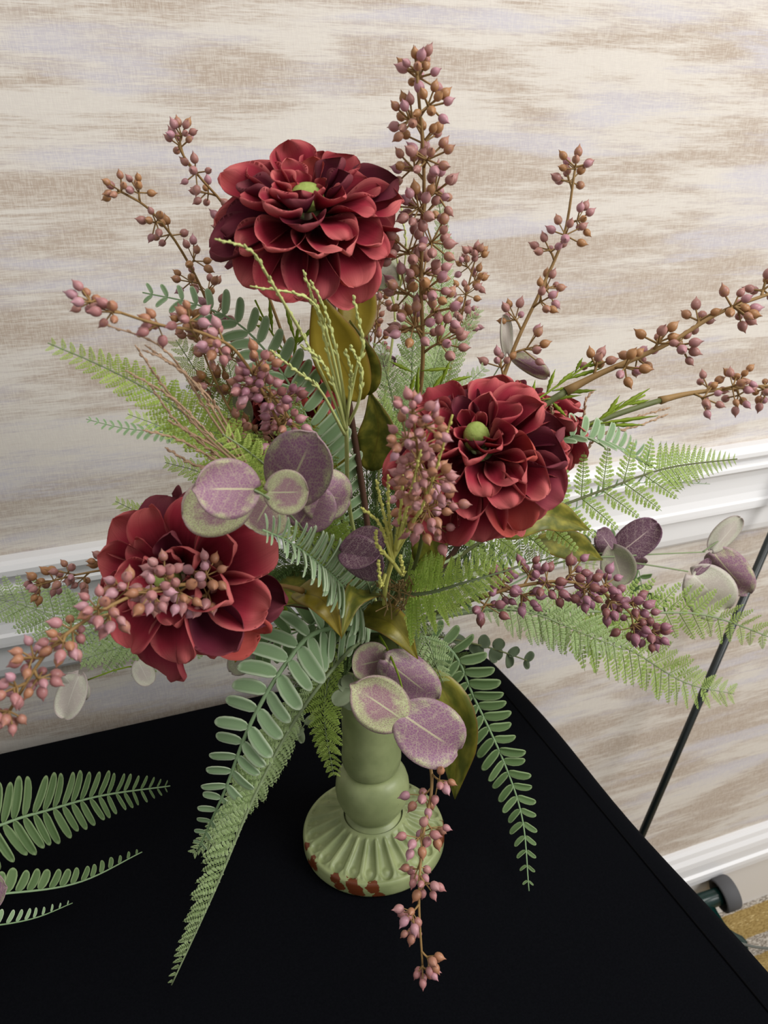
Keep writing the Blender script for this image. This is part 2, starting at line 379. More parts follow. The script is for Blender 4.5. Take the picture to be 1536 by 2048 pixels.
m = MB(); m.tube([Vector((p[0]+n[0]*.001, p[1]+n[1]*.001, .0002)) for p, n, o in path[:37]], .0009, 6); m.build('seam', MT['seam'], clo)
m = MB(); q = P(210, 2000, -.125); q.z = .0012
for k in range(7):
    m.lathe([(.0002,-.0012),(.0010,-.0008),(.0013,0),(.0008,.0009),(.0002,.0012)], 7, Matrix.Translation((random.uniform(-.002,.002), random.uniform(-.002,.002), random.uniform(0,.0008))))
o = m.build('crumb', MT['crumb']); o.location = q; tag(o, 'tiny brown crumb lying on the black cloth at bottom left', 'crumb')

# ------------------------------------------------------------------ candlestick vase
VA = Vector((.0015, .017, 0))
def foot_z(r, a):
    """flutes and scallops pressed into the sloping foot"""
    R_ = .0635
    s = (R_-r)/(R_-.027); s = max(0, min(1, s))
    z = .0155 + .016*s**1.15 + .004*max(0, s-.75)*4*.25
    n = 24; ph = (a/(2*math.pi)*n) % 1.0 - .5; half = math.pi*r/n; x = ph*2*half   # metres from the flute's centre line
    rc = .0555; w = .0060                           # round outer end of each flute
    lim = min(w, half*.78)
    d = math.hypot(x, max(0, r-rc)) if r > rc else abs(x)
    g = max(0, 1-(d/lim)**2) if r > .0305 else 0
    g *= min(1, (r-.0305)/.003) if r > .0305 else 0
    z -= .0034*math.sqrt(g)
    rim = math.exp(-((d-lim*1.12)/.0010)**2)*(1 if .031 < r < .061 else 0); z += .0012*rim
    btn = math.hypot(x, r-.0540); z += .0016*max(0, 1-(btn/.0036)**2)
    return z
vt = thing('candlestick_vase', VA, 'sage green distressed candlestick vase with fluted round foot on black cloth', 'vase')
m = MB(); seg = 24*14
rr = [.0270,.0285,.0300,.0312,.0325]+[.0325+.0265*i/24 for i in range(1, 25)]+[.060,.061,.062,.063,.0637]
vs = []; us = []; fs = []
for r in rr:
    for k in range(seg):
        a = 2*math.pi*k/seg; vs.append((r*math.cos(a), r*math.sin(a), foot_z(r, a))); us.append((0, .3))
prof = [(.0646,.0145),(.0652,.0125),(.0652,.0030),(.0645,.0010),(.0630,.0001),(.030,.0001)]
for r, z in prof:
    for k in range(seg): a = 2*math.pi*k/seg; vs.append((r*math.cos(a), r*math.sin(a), z)); us.append((0,.3))
nr = len(rr)+len(prof)
fs = [((i+1)*seg+k, (i+1)*seg+(k+1)%seg, i*seg+(k+1)%seg, i*seg+k) for i in range(nr-1) for k in range(seg)]
m.add([Vector(v)+VA for v in vs], fs, us); m.build('fluted_foot', MT['vase'], vt)
T0 = Matrix.Translation(VA)
m = MB(); m.lathe([(.0265,.024),(.0265,.0300),(.0250,.0322),(.0222,.0335),(.0215,.0350),(.0228,.0368),(.0262,.0420),(.0300,.049),(.0325,.0565),(.0332,.0630),(.0326,.0700),(.0308,.0765),(.0284,.0810),(.0262,.0836),(.0238,.0850),(.0215,.0856)], 64, T0); m.build('bulb', MT['vase'], vt)
m = MB(); m.lathe([(.0208,.0846),(.0222,.0856),(.0240,.0882),(.0256,.0925),(.0263,.0975),(.0262,.102),(.0256,.108),(.0250,.120),(.0248,.140),(.0248,.158),(.0252,.170),(.0262,.178),(.0275,.183),(.0285,.190),(.0300,.200),(.0302,.203),(.0285,.2035),(.0275,.200)], 64, T0); m.build('neck', MT['vase'], vt)
MOUTH = VA + Vector((0, 0, .215))
def ball(mb, c, r, amp, seed, nr=14, ns=22, sq=1):
    rg = random.Random(seed); vs = []; us = []
    for i in range(nr+1):
        for k in range(ns):
            t = math.pi*i/nr; a = 2*math.pi*k/ns; q = r*(1+amp*(rg.random()-.5)) if 0 < i < nr else r
            vs.append((c[0]+q*math.sin(t)*math.cos(a), c[1]+q*math.sin(t)*math.sin(a), c[2]+sq*q*math.cos(t))); us.append((0, i/nr))
    mb.add(vs, [(i*ns+k, (i+1)*ns+k, (i+1)*ns+(k+1)%ns, i*ns+(k+1)%ns) for i in range(nr) for k in range(ns)], us)
m = MB(); ball(m, MOUTH+Vector((0,0,-.003)), .024, .22, 4); fo = m.build('moss_ball', MT['foam']); tag(fo, 'dark moss ball in the vase mouth holding all the stems', 'moss')

# ------------------------------------------------------------------ plant parts
def petal_mesh(name, L, W, cup, curl, wave, el, seed, fold=0):
    rg = random.Random(seed); ph = rg.uniform(0, 6.28); nr, nc = 14, 13; rows = []; us = []
    y = z = 0; a = 0; pa = []; vv = [.5*(i/(nr-1))+.5*math.sin(math.pi/2*i/(nr-1)) for i in range(nr)]; vv = [math.sin(math.pi/2*i/(nr-1))*.6+.4*i/(nr-1) for i in range(nr)]
    for i in range(nr):
        v = vv[i]; dv = (vv[i+1]-v) if i < nr-1 else 0; pa.append((y, z, a)); a = curl[0]*v + curl[1]*v**3; y += math.cos(a)*L*dv; z += math.sin(a)*L*dv
    for i in range(nr):
        v = vv[i]; y, z, a = pa[i]
        w = W*(.22+.78*math.sin(min(1, v/.62)*math.pi/2)**1.1)*(1 if v < .62 else math.sqrt(max(.012, 1-((v-.62)/.382)**2.4)))
        row = []; uu = []
        for j in range(nc):
            u = -1+2*j/(nc-1); c = cup*w*(u*u)*math.sin(math.pi*min(1, v*.75+.12))*(1-.5*v**4)
            h = c + (wave*math.sin(3.6*u+ph)*v*v + .45*wave*math.sin(7*u+ph*2)*v**3)*min(1, w/W*1.25)*W
            x = u*w*(1-.22*abs(cup)*u*u)
            row.append(Vector((x, y-h*math.sin(a), z+h*math.cos(a)))); uu.append((u, v))
        rows.append(row); us.append(uu)
    m = MB(); m.grid(rows, us, .0008); return m.mesh(name, MT['petal'])
PET = [petal_mesh('petal', 1, .37, c, cu, w, 0, i) for i, (c, cu, w) in enumerate([
    (1.0, (-.2, 1.5), .14), (1.4, (-.3, 1.2), .16), (.8, (-.1, 1.0), .42), (.9, (.3, -1.0), .30), (.6, (.1, -.5), .26), (.6, (0, -.8), .40), (1.1, (.1, .9), .32), (1.5, (.1, .6), .20)])]
def add_dome(root, Mw, r, h):
    m = MB(); prof = [(r*.55,-h*.5),(r*.95,-h*.1),(r,h*.2),(r*.93,h*.55),(r*.72,h*.85),(r*.38,h*.99),(r*.08,h)]
    m.lathe(prof, 20, Mw); return m.build('button', MT['button'], root)
RINGS = [(5,.30,58,.12,.14,.74),(8,.46,38,.15,.11,.76),(11,.60,20,.20,.05,.74),(13,.70,2,.24,-.02,.74),(14,.74,-16,.26,-.10,.76),(12,.72,-36,.26,-.18,.8),(8,.62,-58,.24,-.24,.86)]
def dahlia(label, c, rpx, nv, seed, stem, rings=RINGS, squash=1.0, btn=.145, roll=0, ruffled=False):
    rg = random.Random(seed); ce = P(*c); R = M(rpx, ce)
    root = thing('dahlia', ce, label, 'flower', 'crimson dahlias in the arrangement')
    nv = nv.normalized(); up = Vector((0,0,1)) if abs(nv.z) < .95 else Vector((0,1,0))
    Fm = frame(ce, up-nv*up.dot(nv), nv) @ Matrix.Rotation(math.radians(roll), 4, 'Z') @ S(1, 1, squash)
    add_dome(root, Fm@Matrix.Translation((0,0,R*.16)), R*btn, R*.20)
    for (n, L, el, r0, z0, wd) in rings:
        off = rg.uniform(0, 6.28)
        for k in range(n):
            ph = off+2*math.pi*(k+rg.uniform(-.22,.22))/n; e = math.radians(el+rg.uniform(-11,11)); l = R*L*rg.uniform(.86,1.08)
            mw = Fm @ Matrix.Rotation(ph,4,'Z') @ Matrix.Translation((0,R*r0,R*z0)) @ Matrix.Rotation(e,4,'X') @ Matrix.Rotation(rg.uniform(-.25,.25),4,'Y') @ S(l*wd/.62, l, l)
            me = PET[rg.choice([0,1,6,7,2])] if el > 30 else PET[rg.choice([0,1,2,2,3,6,7])] if el > -10 else PET[rg.choice([2,3,4,5,5])]
            if ruffled: me = PET[rg.choice([2,2,5,6,3,0])]
            link('petal', me, root, mw)
    # calyx and stem
    for k in range(6):
        blade_mesh(root, 'sepal', [Fm@Vector((0,0,-R*.14)), Fm@(Matrix.Rotation(k*1.05,4,'Z')@Vector((0,R*.25,-R*.15))), Fm@(Matrix.Rotation(k*1.05,4,'Z')@Vector((0,R*.52,-R*.22)))], R*.13, MT['stem_green'], nv)
    pts = [Fm@Vector((0,0,R*.05)), Fm@Vector((0,0,-R*.25))]+px3(stem)
    if len(stem): stemto(root, pts, .0024, 'stem_wine')
    return root
def stemto(root, pts, r, mat, name='stem', taper=1.0, n=26):
    s = spline(pts, n); m = MB(); m.tube(s, [r*(1+(taper-1)*i/(n-1)) for i in range(n)], 7); return m.build(name, MT[mat], root)
def blade_mesh(root, name, pts, half, mat, nrm, fold=.25, prof=None, twist=0, n=16, lbl=None, wave=0.0):
    s = spline(pts, n); rows = []; us = []; nc = 7
    for i, p in enumerate(s):
        t = i/(n-1); T = (s[min(i+1,n-1)]-s[max(i-1,0)]).normalized()
        N = (nrm-T*nrm.dot(T)); N = N.normalized() if N.length > 1e-6 else Vector((0,0,1))
        N = Matrix.Rotation(math.radians(twist*t), 3, T) @ N
        X = T.cross(N); w = half*(prof(t) if prof else max(.02, math.sin(math.pi*min(1, t**.8*.97+.03))**.8*(1-.35*max(0,t-.6)/.4)))
        rows.append([p + X*(u*w) + N*(abs(u)**1.3*w*fold + wave*w*math.sin(9*t+u*2)*abs(u)) for u in [-1+2*j/(nc-1) for j in range(nc)]])
        us.append([(-1+2*j/(nc-1), t) for j in range(nc)])
    m = MB(); m.grid(rows, us, .0005); o = m.build(name, mat, root)
    if lbl: o['label'] = lbl
    return o
def olive_leaf(root, pts, wpx, fold=.3, nrm=None, twist=0, wave=.08):
    q = px3(pts); mid = q[len(q)//2]
    n = tocam(mid) if nrm is None else (tocam(mid)+Vector(nrm)).normalized()
    return blade_mesh(root, 'leaf', q, M(wpx/2, mid), MT['olive'], n, fold, None, twist, 18, None, wave)

# berries
def berry_mesh(name, mat):
    m = MB(); m.lathe([(.06,-.62),(.30,-.56),(.46,-.34),(.52,-.05),(.47,.24),(.32,.48),(.16,.64),(.07,.82),(.015,1.0)], 9); return m.mesh(name, mat)
BER = {k: berry_mesh('berry', MT[k]) for k in ('berry','berry_brown','berry_pink','berry_purple')}
def berry_spray(label, pts, t0, ncl, per, spread, bpx, mat='berry', seed=1, node=.5, rpx=8, group='berry sprays in the arrangement', stem2='stem_brown', gaps=0, t1=1.0, stem1='stem_green', tipdrop=0):
    rg = random.Random(seed*31+5); q = px3(pts); n = 60; s = spline(q, n)
    root = thing('berry_spray', q[0], label, 'berry spray', group)
    k = max(2, int(node*n)); mid = s[min(n-1, int(.75*n))]; r = M(rpx/2, mid)
    m = MB(); m.tube(s[:k+1], [r*1.15]*(k+1), 7); m.build('stem', MT[stem1], root)
    m = MB(); nn = n-k; m.tube(s[k:], [r*(1.0+.75*math.exp(-i*.55))*(1-.5*i/nn) for i in range(nn)], 7); m.build('branch', MT[stem2], root)
    tw = MB(); az = rg.uniform(0, 6)
    for c in range(ncl):
        t = t0+(t1-t0)*(c+.5*rg.random()*(0 if c == ncl-1 else 1))/(max(1, ncl-1)) if ncl > 1 else t1
        i = min(n-1, max(1, int(t*(n-1)))); p = s[i]; T = (s[min(n-1,i+1)]-s[i-1]).normalized()
        a = Vector((.31,.2,.93)); X = (a-T*a.dot(T)).normalized(); Y = T.cross(X); az += 2.4+rg.uniform(-.4,.4)
        D = X*math.cos(az)+Y*math.sin(az)
        last = c == ncl-1
        sp = M(spread, p)*(1.0-.25*(c/ncl)); out = sp*rg.uniform(.40,.60)
        d0 = T if last else (D*.8+T*.65).normalized()
        h = p + d0*out*(.25 if last else 1)
        tw.tube([p, p+d0*out*.5+T*out*.04, h], [r*.62, r*.52, r*.5], 5)
        npb = per if not last else per+1; off = rg.uniform(0,6)
        a2 = Vector((.5,.1,.8)); x2 = (a2-d0*a2.dot(d0)).normalized(); y2 = d0.cross(x2)
        for b_ in range(npb):
            az2 = off+2.4*b_; tilt = math.radians(rg.uniform(35, 95)) if b_ else math.radians(8)
            e = (d0*math.cos(tilt)+(x2*math.cos(az2)+y2*math.sin(az2))*math.sin(tilt)).normalized()
            l = sp*rg.uniform(.42,.72); bs = M(bpx*.82, p)*rg.uniform(.82,1.12)
            st = h + d0*rg.uniform(-.2,.15)*out
            tip = st+e*l; bend = (e*.9+T*.3+Vector((0,0,-.12))).normalized()
            tw.tube([st, st+e*l*.55, tip], [r*.38, r*.33, r*.33], 4, False)
            zz = (bend).normalized(); aa = Vector((0,0,1)) if abs(zz.z) < .9 else Vector((1,0,0))
            Mx = frame(tip+zz*bs*.45, aa.cross(zz), zz) @ S(bs*.92, bs*.92, bs*.86)
            link('berry', BER[mat], root, Mx)
    tw.build('twigs', MT[stem2], root)
    return root

# ferns
def leaflet_mesh(name, mat, curve=.06, fold=.10):
    rows = []; us = []
    prof = [(0,.22),(.06,.62),(.2,.92),(.45,1.0),(.7,.95),(.86,.78),(.95,.52),(1,.18)]
    for v, w in prof:
        hw = .155*w
        rows.append([Vector((u*hw+.05*math.sin(v*2.6), v, fold*(abs(u))*hw*1.4 - curve*v*v)) for u in (-1,-.5,0,.5,1)]); us.append([(u, v) for u in (-1,-.5,0,.5,1)])
    m = MB(); m.grid(rows, us, .030); return m.mesh(name, mat)
LEAF = {k: [leaflet_mesh('leaflet', MT[k], c, f) for c, f in ((.06,.3),(.14,.2),(.02,.4))] for k in ('fa','fa_dark','silver','mint')}
def pinna_mesh(name, mat, n, seed, ln=.21, lobes=2, fill=.54):
    rg = random.Random(seed); m = MB()
    m.tube([(0,0,0),(0,.5,.012),(0,.99,-.02)], [.016,.012,.005], 3, False)
    for k in range(n):
        v = .06+.92*k/n; L = ln*(1-.86*(k/n)**1.5)*rg.uniform(.9,1.08)*(.8+.2*min(1,k/2)); wd = .94/n*fill
        for sgn in (-1, 1):
            a = math.radians(62+rg.uniform(-6,6)); d = Vector((sgn*math.sin(a), math.cos(a), rg.uniform(-.12,.22))).normalized()
            sd = Vector((-d.y*sgn, d.x*sgn, 0)).normalized(); o = Vector((0, v, .006-.03*v*v))
            if lobes == 2: out = [(0,.25),(.28,.95),(.40,.55),(.58,1.0),(.70,.55),(.85,.75),(1.0,.05),(.85,-.75),(.70,-.55),(.58,-1.0),(.40,-.55),(.28,-.95),(0,-.25)]
            elif lobes == 1: out = [(0,.3),(.35,1.0),(.55,.75),(.8,.95),(1.0,.1),(.8,-.95),(.55,-.75),(.35,-1.0),(0,-.3)]
            else: out = [(0,.25),(.45,.75),(.8,1.0),(1.0,.3),(1.0,-.3),(.8,-1.0),(.45,-.75),(0,-.25)]
            vs = [o+d*(L*.45)+Vector((0,0,.012))]; us = [(.2,.4)]
            for (x, y) in out: vs.append(o+d*(L*x)+sd*(wd*y)+Vector((0,0,-.02*x*x))); us.append((1.0 if x > .2 else .3, .5))
            m.add(vs, [(0, i, i+1) for i in range(1, len(out))] if sgn < 0 else [(0, i+1, i) for i in range(1, len(out))], us)
    return m.mesh(name, mat)
FBK = ('fb','fb_sage','fb_pale','fb_deep')
PIN = {k: [pinna_mesh('leaflet', MT[k], n, i, ln, lb, .40) for i, (n, ln, lb) in enumerate(((9,.25,2),(10,.23,2),(9,.26,2)))] for k in FBK}
PINA = {k: [pinna_mesh('leaflet', MT[k], n, 20+i, ln, 0, .45) for i, (n, ln) in enumerate(((9,.20),(8,.21)))] for k in FBK}
PINC = {k: [pinna_mesh('leaflet', MT[k], n, 60+i, ln, 0, .62) for i, (n, ln) in enumerate(((8,.13),(7,.13)))] for k in FBK}
PINX = {k: [pinna_mesh('leaflet', MT[k], n, 40+i, ln, 1, .44) for i, (n, ln) in enumerate(((13,.19),(14,.18)))] for k in FBK}
def frond(label, pts, n, lpx, mat, kind='a', roll=0, ang=68, start=.2, fold=0, width=1.0, prof='boston', rpx=5, seed=0, sides=(-1,1), group='fern fronds in the arrangement', curl=0, stem=None, tipl=.14, comb=None):
    rg = random.Random(seed*7+len(pts)+int(lpx))
    if kind != 'a': n = int(n*(1.55 if kind == 'c' else 1.25)); width *= 1.3 if kind == 'c' else 1.12
    q = px3(pts); N_ = 40; s = spline(q, N_); mid = s[N_//2]
    root = thing('fern_frond', q[0], label, 'fern', group)
    m = MB(); r = M(rpx/2, mid); m.tube(s, [r*(1.2-.85*i/(N_-1)) for i in range(N_)], 6); m.build('rachis', MT[stem or ('stem_sage' if kind != 'a' else 'fa')], root)
    L0 = M(lpx, s[int(N_*.5)]); nc = tocam(mid)
    for k in range(n):
        t = start+(1-start)*(k+.3)/n; f = t*(N_-1); i = min(N_-2, int(f)); p = s[i].lerp(s[i+1], f-i)
        T = (s[i+1]-s[max(0,i-1)]).normalized(); N = (nc-T*nc.dot(T)).normalized(); N = Matrix.Rotation(math.radians(roll), 3, T) @ N
        x = (t-start)/(1-start)
        if comb and t > comb[0]: break
        if prof == 'boston': l = min(1, .62+x*2.2)*(1-x**2.2*(1-tipl))
        elif prof == 'tri': l = (1-x)**.85*(1-tipl)+tipl*(1-x*.5)
        else: l = min(1, .35+2.6*x)*(1-x**2.6*(1-tipl))
        for sgn in sides:
            d = T.cross(N)*sgn; a = math.radians(ang*(1-.28*x)+rg.uniform(-4,4)); fo = math.radians(fold+rg.uniform(-9,9))
            D = (d*math.sin(a)*math.cos(fo)+T*math.cos(a)+N*math.sin(a)*math.sin(fo)).normalized()
            ll = L0*l*rg.uniform(.92,1.06)
            if ll < .0007: continue
            nn = (N*math.cos(fo)-d*math.sin(fo)).normalized(); nn = Matrix.Rotation(rg.uniform(-.25,.25)+curl*sgn, 3, D) @ nn
            lib = LEAF[mat] if kind == 'a' else (PIN[mat] if kind == 'b' else PINA[mat] if kind == 'c' else PINX[mat])
            mw = frame(p+D*(r*.5), D, nn) @ S(ll*width*(1.0 if sgn > 0 else -1.0) if kind == 'a' else ll*width, ll, ll)
            if kind == 'a' and sgn < 0: mw = frame(p+D*(r*.5), D, nn) @ S(ll*width, ll, ll)
            link('leaflet', rg.choice(lib), root, mw)
    if comb:                                        # the tip of an airy frond: short simple leaflets like a comb
        t0, nk, lk, wk = comb
        for k in range(nk):
            x = (k+.3)/nk; t = t0+(1-t0)*x; f = t*(N_-1); i = min(N_-2, int(f)); p = s[i].lerp(s[i+1], f-i)
            T = (s[i+1]-s[max(0,i-1)]).normalized(); N = (nc-T*nc.dot(T)).normalized()
            for sgn in (-1, 1):
                a = math.radians(64); D = (T.cross(N)*sgn*math.sin(a)+T*math.cos(a)+N*rg.uniform(-.1,.1)).normalized(); ll = M(lk, p)*(1-.82*x)
                link('leaflet', rg.choice(PINC[mat]), root, frame(p, D, N) @ S(ll*wk, ll, ll))
    return root

# eucalyptus
def euc_mesh(name, mat, cup, notch=.05, wav=.0):
    rows = []; us = []; nr, nc = 15, 13
    for i in range(nr):
        v = i/(nr-1); th = math.pi*(.03+.94*v); w = .5*math.sin(th)**.82; yy = .5-.5*math.cos(th); yy = (yy-.0022)/.9956
        row = []; uu = []
        for j in range(nc):
            u = -1+2*j/(nc-1); y = yy - notch*abs(u)**1.2*(1-v)**3*2
            row.append(Vector((u*w, y, cup*(abs(u)**1.6)*w*.55 - cup*.25*(v-.35)**2 + wav*math.sin(u*3+v*5)*.03))); uu.append((u*w*2, yy))
        rows.append(row); us.append(uu)
    m = MB(); m.grid(rows, us, .016); return m.mesh(name, mat)
EUC = {k: [euc_mesh('leaf', MT[k], c, nt, wv) for c, nt, wv in ((.22,.06,1),(-.2,.03,1),(.35,.08,-1))] for k in ('euc','euc_green','euc_dark','euc_grey','euc_pale','silver','mint')}
def eleaf(root, base, tip, wpx, mat='euc', v=0, roll=0, pitch=None):
    a, b_ = P(*base), P(*tip); L = (b_-a).length; mid = (a+b_)/2
    n = tocam(mid); D = (b_-a).normalized(); n = Matrix.Rotation(math.radians(roll), 3, D) @ n
    w = M(wpx, mid)
    return link('leaf', EUC[mat][v], root, frame(a, D, n) @ S(w, L, L))
def euc(label, stempts, leaves, group='eucalyptus sprays in the arrangement', rpx=6, mat='stem_sage', twigs=()):
    q = px3(stempts); root = thing('eucalyptus_spray', q[0], label, 'eucalyptus', group)
    s = spline(q, 24); m = MB(); r = M(rpx/2, q[len(q)//2]); m.tube(s, [r*(1.1-.5*i/23) for i in range(24)], 6)
    m.build('stem', MT[mat], root)
    for tpts in twigs:
        m = MB(); tq = spline(px3(tpts), 8); m.tube(tq, M(rpx/3.0, tq[0]), 5); m.build('twig', MT[mat], root)
    for lf in leaves: eleaf(root, *lf)
    return root

# grasses
def wisp(mb, pts, rpx, barb, t0=.45, seed=0, dens=16):
    rg = random.Random(seed); s = spline(pts, 26); r = M(rpx/2, s[13]); mb.tube(s, [r*(1.15-.7*i/25) for i in range(26)], 5)
    if not barb: return
    for k in range(dens):
        t = t0+(1-t0)*k/dens; f = t*25; i = min(24, int(f)); p = s[i].lerp(s[i+1], f-i); T = (s[i+1]-s[i]).normalized()
        a = Vector((.3,.5,.81)); X = (a-T*a.dot(T)).normalized(); Y = T.cross(X); az = 2.4*k
        D = (T+(X*math.cos(az)+Y*math.sin(az))*.34).normalized(); l = M(barb, p)*(1-.45*(k/dens))*rg.uniform(.8,1.15)
        mb.tube([p, p+D*l*.35, p+D*l*.75, p+D*l+T*l*.1], [r*.5, r*.95, r*.75, r*.08], 4, False)
def grass(label, stempts, wisps, mat, rpx=5, barb=15, seed=0, group='grass sprays in the arrangement', t0=.45):
    q = px3(stempts); root = thing('grass_spray', q[0], label, 'grass', group)
    stemto(root, q, M(rpx/2, q[-1])*1.3, mat)
    for i, w in enumerate(wisps):
        m = MB(); wisp(m, px3(w), rpx, barb, t0, seed*50+i); m.build('wisp', MT[mat], root)
    return root
# lime sprigs: narrow toothed leaves on a thin stalk
def toothed():
    m = MB(); out = [(0,.10),(.25,.45),(.30,.75),(.42,.6),(.52,.95),(.62,.62),(.72,.72),(.80,.4),(1,0)]
    r1 = [Vector((w*.13, v, -.05*v*v)) for v, w in out]; r2 = [Vector((0, v, .03-.05*v*v)) for v, w in out]; r3 = [Vector((-w*.13, v, -.05*v*v)) for v, w in out]
    rows = [[a, b_, c] for a, b_, c in zip(r3, r2, r1)]; m.grid(rows, [[(-.8, v), (0, v), (.8, v)] for v, w in out], .02); return m.mesh('leaf', MT['sprig'])
TOO = toothed()
def sprig(label, stempts, leaves, rpx=4, group='lime green sprigs in the arrangement'):
    q = px3(stempts); root = thing('leaf_sprig', q[0], label, 'sprig', group)
    stemto(root, q, M(rpx/2, q[-1]), 'sprig')
    for (bx, by, tx, ty, Y) in leaves:
        a, b_ = P(bx, by, Y), P(tx, ty, Y); L = (b_-a).length
        link('leaf', TOO, root, frame(a, b_-a, tocam(a)+Vector((random.uniform(-.5,.5),0,random.uniform(-.2,.6)))) @ S(min(L, M(38, a)), L, L))
    return root

CX, CY = 757, 1262
def mouth(i=0): rg = random.Random(i); return (CX+rg.uniform(-16,16), CY+rg.uniform(-6,10), .017+rg.uniform(-.012,.012))
#DATA
# ------------------------------------------------------------------ dahlias
UP, RT, BK = Vector((0,0,1)), Vector((1,0,0)), Vector((0,1,0))
tc = lambda c: tocam(P(*c))
c = (616, 424, -.03)
d1 = dahlia('large crimson dahlia at the top, green button facing up, tallest of the flowers', c, 206, tc(c)*.55+UP*.95, 11, [(662,600,-.02),(700,820,0),(738,1080,.01),mouth(1)], squash=.74, btn=.165)
olive_leaf(d1, [(722,800,-.005),(668,690,-.015),(626,572,-.03)], 108, .25, twist=10)
olive_leaf(d1, [(700,690,.02),(716,610,.03),(714,520,.035)], 78, .3)
olive_leaf(d1, [(735,790,.0),(715,715,-.01),(700,640,-.012)], 84, .25)
olive_leaf(d1, [(738,940,.01),(757,860,.0),(740,782,0)], 80, .3, twist=-20)
olive_leaf(d1, [(700,960,.02),(655,900,.03),(640,800,.04)], 70, .3)
c = (955, 898, -.115)
d2 = dahlia('crimson dahlia right of centre, facing forward behind the berry cluster', c, 194, tc(c)*.66+UP*.78-RT*.10, 23, [(905,1060,-.06),(830,1200,-.01),mouth(2)], btn=.135)
olive_leaf(d2, [(862,1150,-.05),(856,1070,-.07),(846,960,-.09)], 74, .3, twist=15)
olive_leaf(d2, [(1010,1075,-.03),(1090,1030,-.03),(1180,1060,-.02)], 62, .35)
olive_leaf(d2, [(1070,1080,.0),(1140,1090,.01),(1206,1120,.02)], 60, .3)
c = (1062, 836, .06)
d3 = dahlia('crimson dahlia at the right, half hidden behind the forward-facing one', c, 128, tc(c)*.25+UP*.7+RT*.35+BK*.2, 37, [(1000,960,.03),(860,1170,.015),mouth(3)])
c = (358, 1158, -.10)
SPARSE = [(4,.32,58,.12,.14,.8),(7,.50,38,.15,.10,.8),(8,.68,16,.20,.03,.76),(9,.82,-8,.24,-.05,.72),(9,.86,-32,.24,-.14,.72)]
d4 = dahlia('drooping crimson dahlia at the lower left with loose petals', c, 192, tc(c)*.72-RT*.5+UP*.12, 41, [(470,1190,-.05),(620,1215,-.01),mouth(4)], SPARSE, btn=.13, ruffled=True)
olive_leaf(d4, [(612,1210,-.03),(540,1212,-.06),(454,1262,-.085)], 66, .55, (0,0,.9), twist=25)
olive_leaf(d4, [(540,1190,-.0),(500,1240,-.02),(470,1325,-.03)], 70, .3)
olive_leaf(d4, [(630,1160,.03),(540,1180,.04),(440,1150,.05)], 76, .3)
c = (560, 800, .07)
d5 = dahlia('dark crimson dahlia at the back left, mostly hidden by fern leaflets', c, 118, tc(c)*.35+UP*.5-RT*.35+BK*.2, 53, [(620,960,.05),(700,1150,.03),mouth(5)])
# drooping olive leaves low in the middle, one sprig
ls = thing('olive_leaf_sprig', P(*mouth(6)), 'sprig of yellow olive leaves drooping over the vase mouth', 'sprig')
stemto(ls, px3([mouth(6),(745,1225,-.01),(700,1190,-.03)]), .0016, 'stem_wine')
olive_leaf(ls, [(590,1186,-.045),(645,1200,-.075),(683,1274,-.085)], 62, .5, (0,0,.8), twist=30)
olive_leaf(ls, [(752,1186,-.035),(706,1196,-.07),(682,1278,-.085)], 60, .5, (0,0,.8), twist=-30)
olive_leaf(ls, [(715,1228,-.02),(785,1248,-.055),(836,1318,-.065)], 64, .5, (0,0,.7), twist=20)
lr = thing('olive_leaf_sprig', P(*mouth(7)), 'long mustard olive leaf hanging beside the vase neck on the right', 'sprig')
stemto(lr, px3([mouth(7),(820,1280,.0),(870,1350,-.01)]), .0016, 'stem_wine')
olive_leaf(lr, [(862,1338,-.012),(912,1440,-.022),(910,1598,-.01)], 84, .25, twist=10)

# ------------------------------------------------------------------ berry sprays
B = berry_spray
B('tall berry spray rising straight up right of the top dahlia', [mouth(10),(800,1000,.0),(843,760,-.02),(842,560,-.03),(848,350,-.04),(834,150,-.05)], .585, 19, 9, 66, 25, 'berry', 1, .42, 11)
B('berry spray at upper left, outermost tip, left of the top dahlia', [mouth(11),(600,980,.03),(470,800,.05),(420,620,.05),(362,500,.04),(300,420,.03),(245,385,.02)], .60, 11, 6, 50, 20, 'berry', 2, .4, 8)
B('berry spray peeking out directly left of the top dahlia, curling tip', [mouth(12),(640,900,.05),(540,600,.06),(460,430,.06),(400,355,.05),(360,300,.045),(362,275,.04)], .72, 8, 6, 46, 20, 'berry', 3, .4, 8)
B('brown berry spray with dense clusters at the left, under the pink one', [mouth(13),(600,1000,.03),(480,850,.02),(430,760,.02),(400,690,.01),(375,650,0)], .56, 8, 9, 46, 21, 'berry_brown', 4, .4, 7)
B('pinkish berry spray arching left towards the viewer at mid height', [mouth(14),(620,980,-.05),(500,740,-.10),(415,670,-.125),(320,650,-.135),(240,625,-.13),(185,605,-.125)], .58, 11, 6, 50, 25, 'berry_pink', 5, .4, 9)
B('plum berry cluster facing forward, left of centre above the purple leaves', [mouth(15),(650,960,-.02),(585,850,-.06),(540,785,-.085),(510,765,-.10)], .80, 7, 7, 50, 22, 'berry_purple', 6, .75, 8)
B('slender berry spray standing at the upper right against the wallpaper', [mouth(16),(900,960,.04),(985,805,.08),(1035,680,.09),(1082,580,.095),(1128,470,.10),(1150,340,.10)], .58, 10, 6, 52, 21, 'berry', 7, .50, 9, gaps=1)
B('berry spray reaching to the right frame edge, upper of the two', [mouth(17),(900,980,-.02),(1040,845,-.03),(1170,762,-.04),(1330,690,-.05),(1440,625,-.055),(1560,580,-.06)], .66, 10, 6, 46, 24, 'berry', 8, .60, 12)
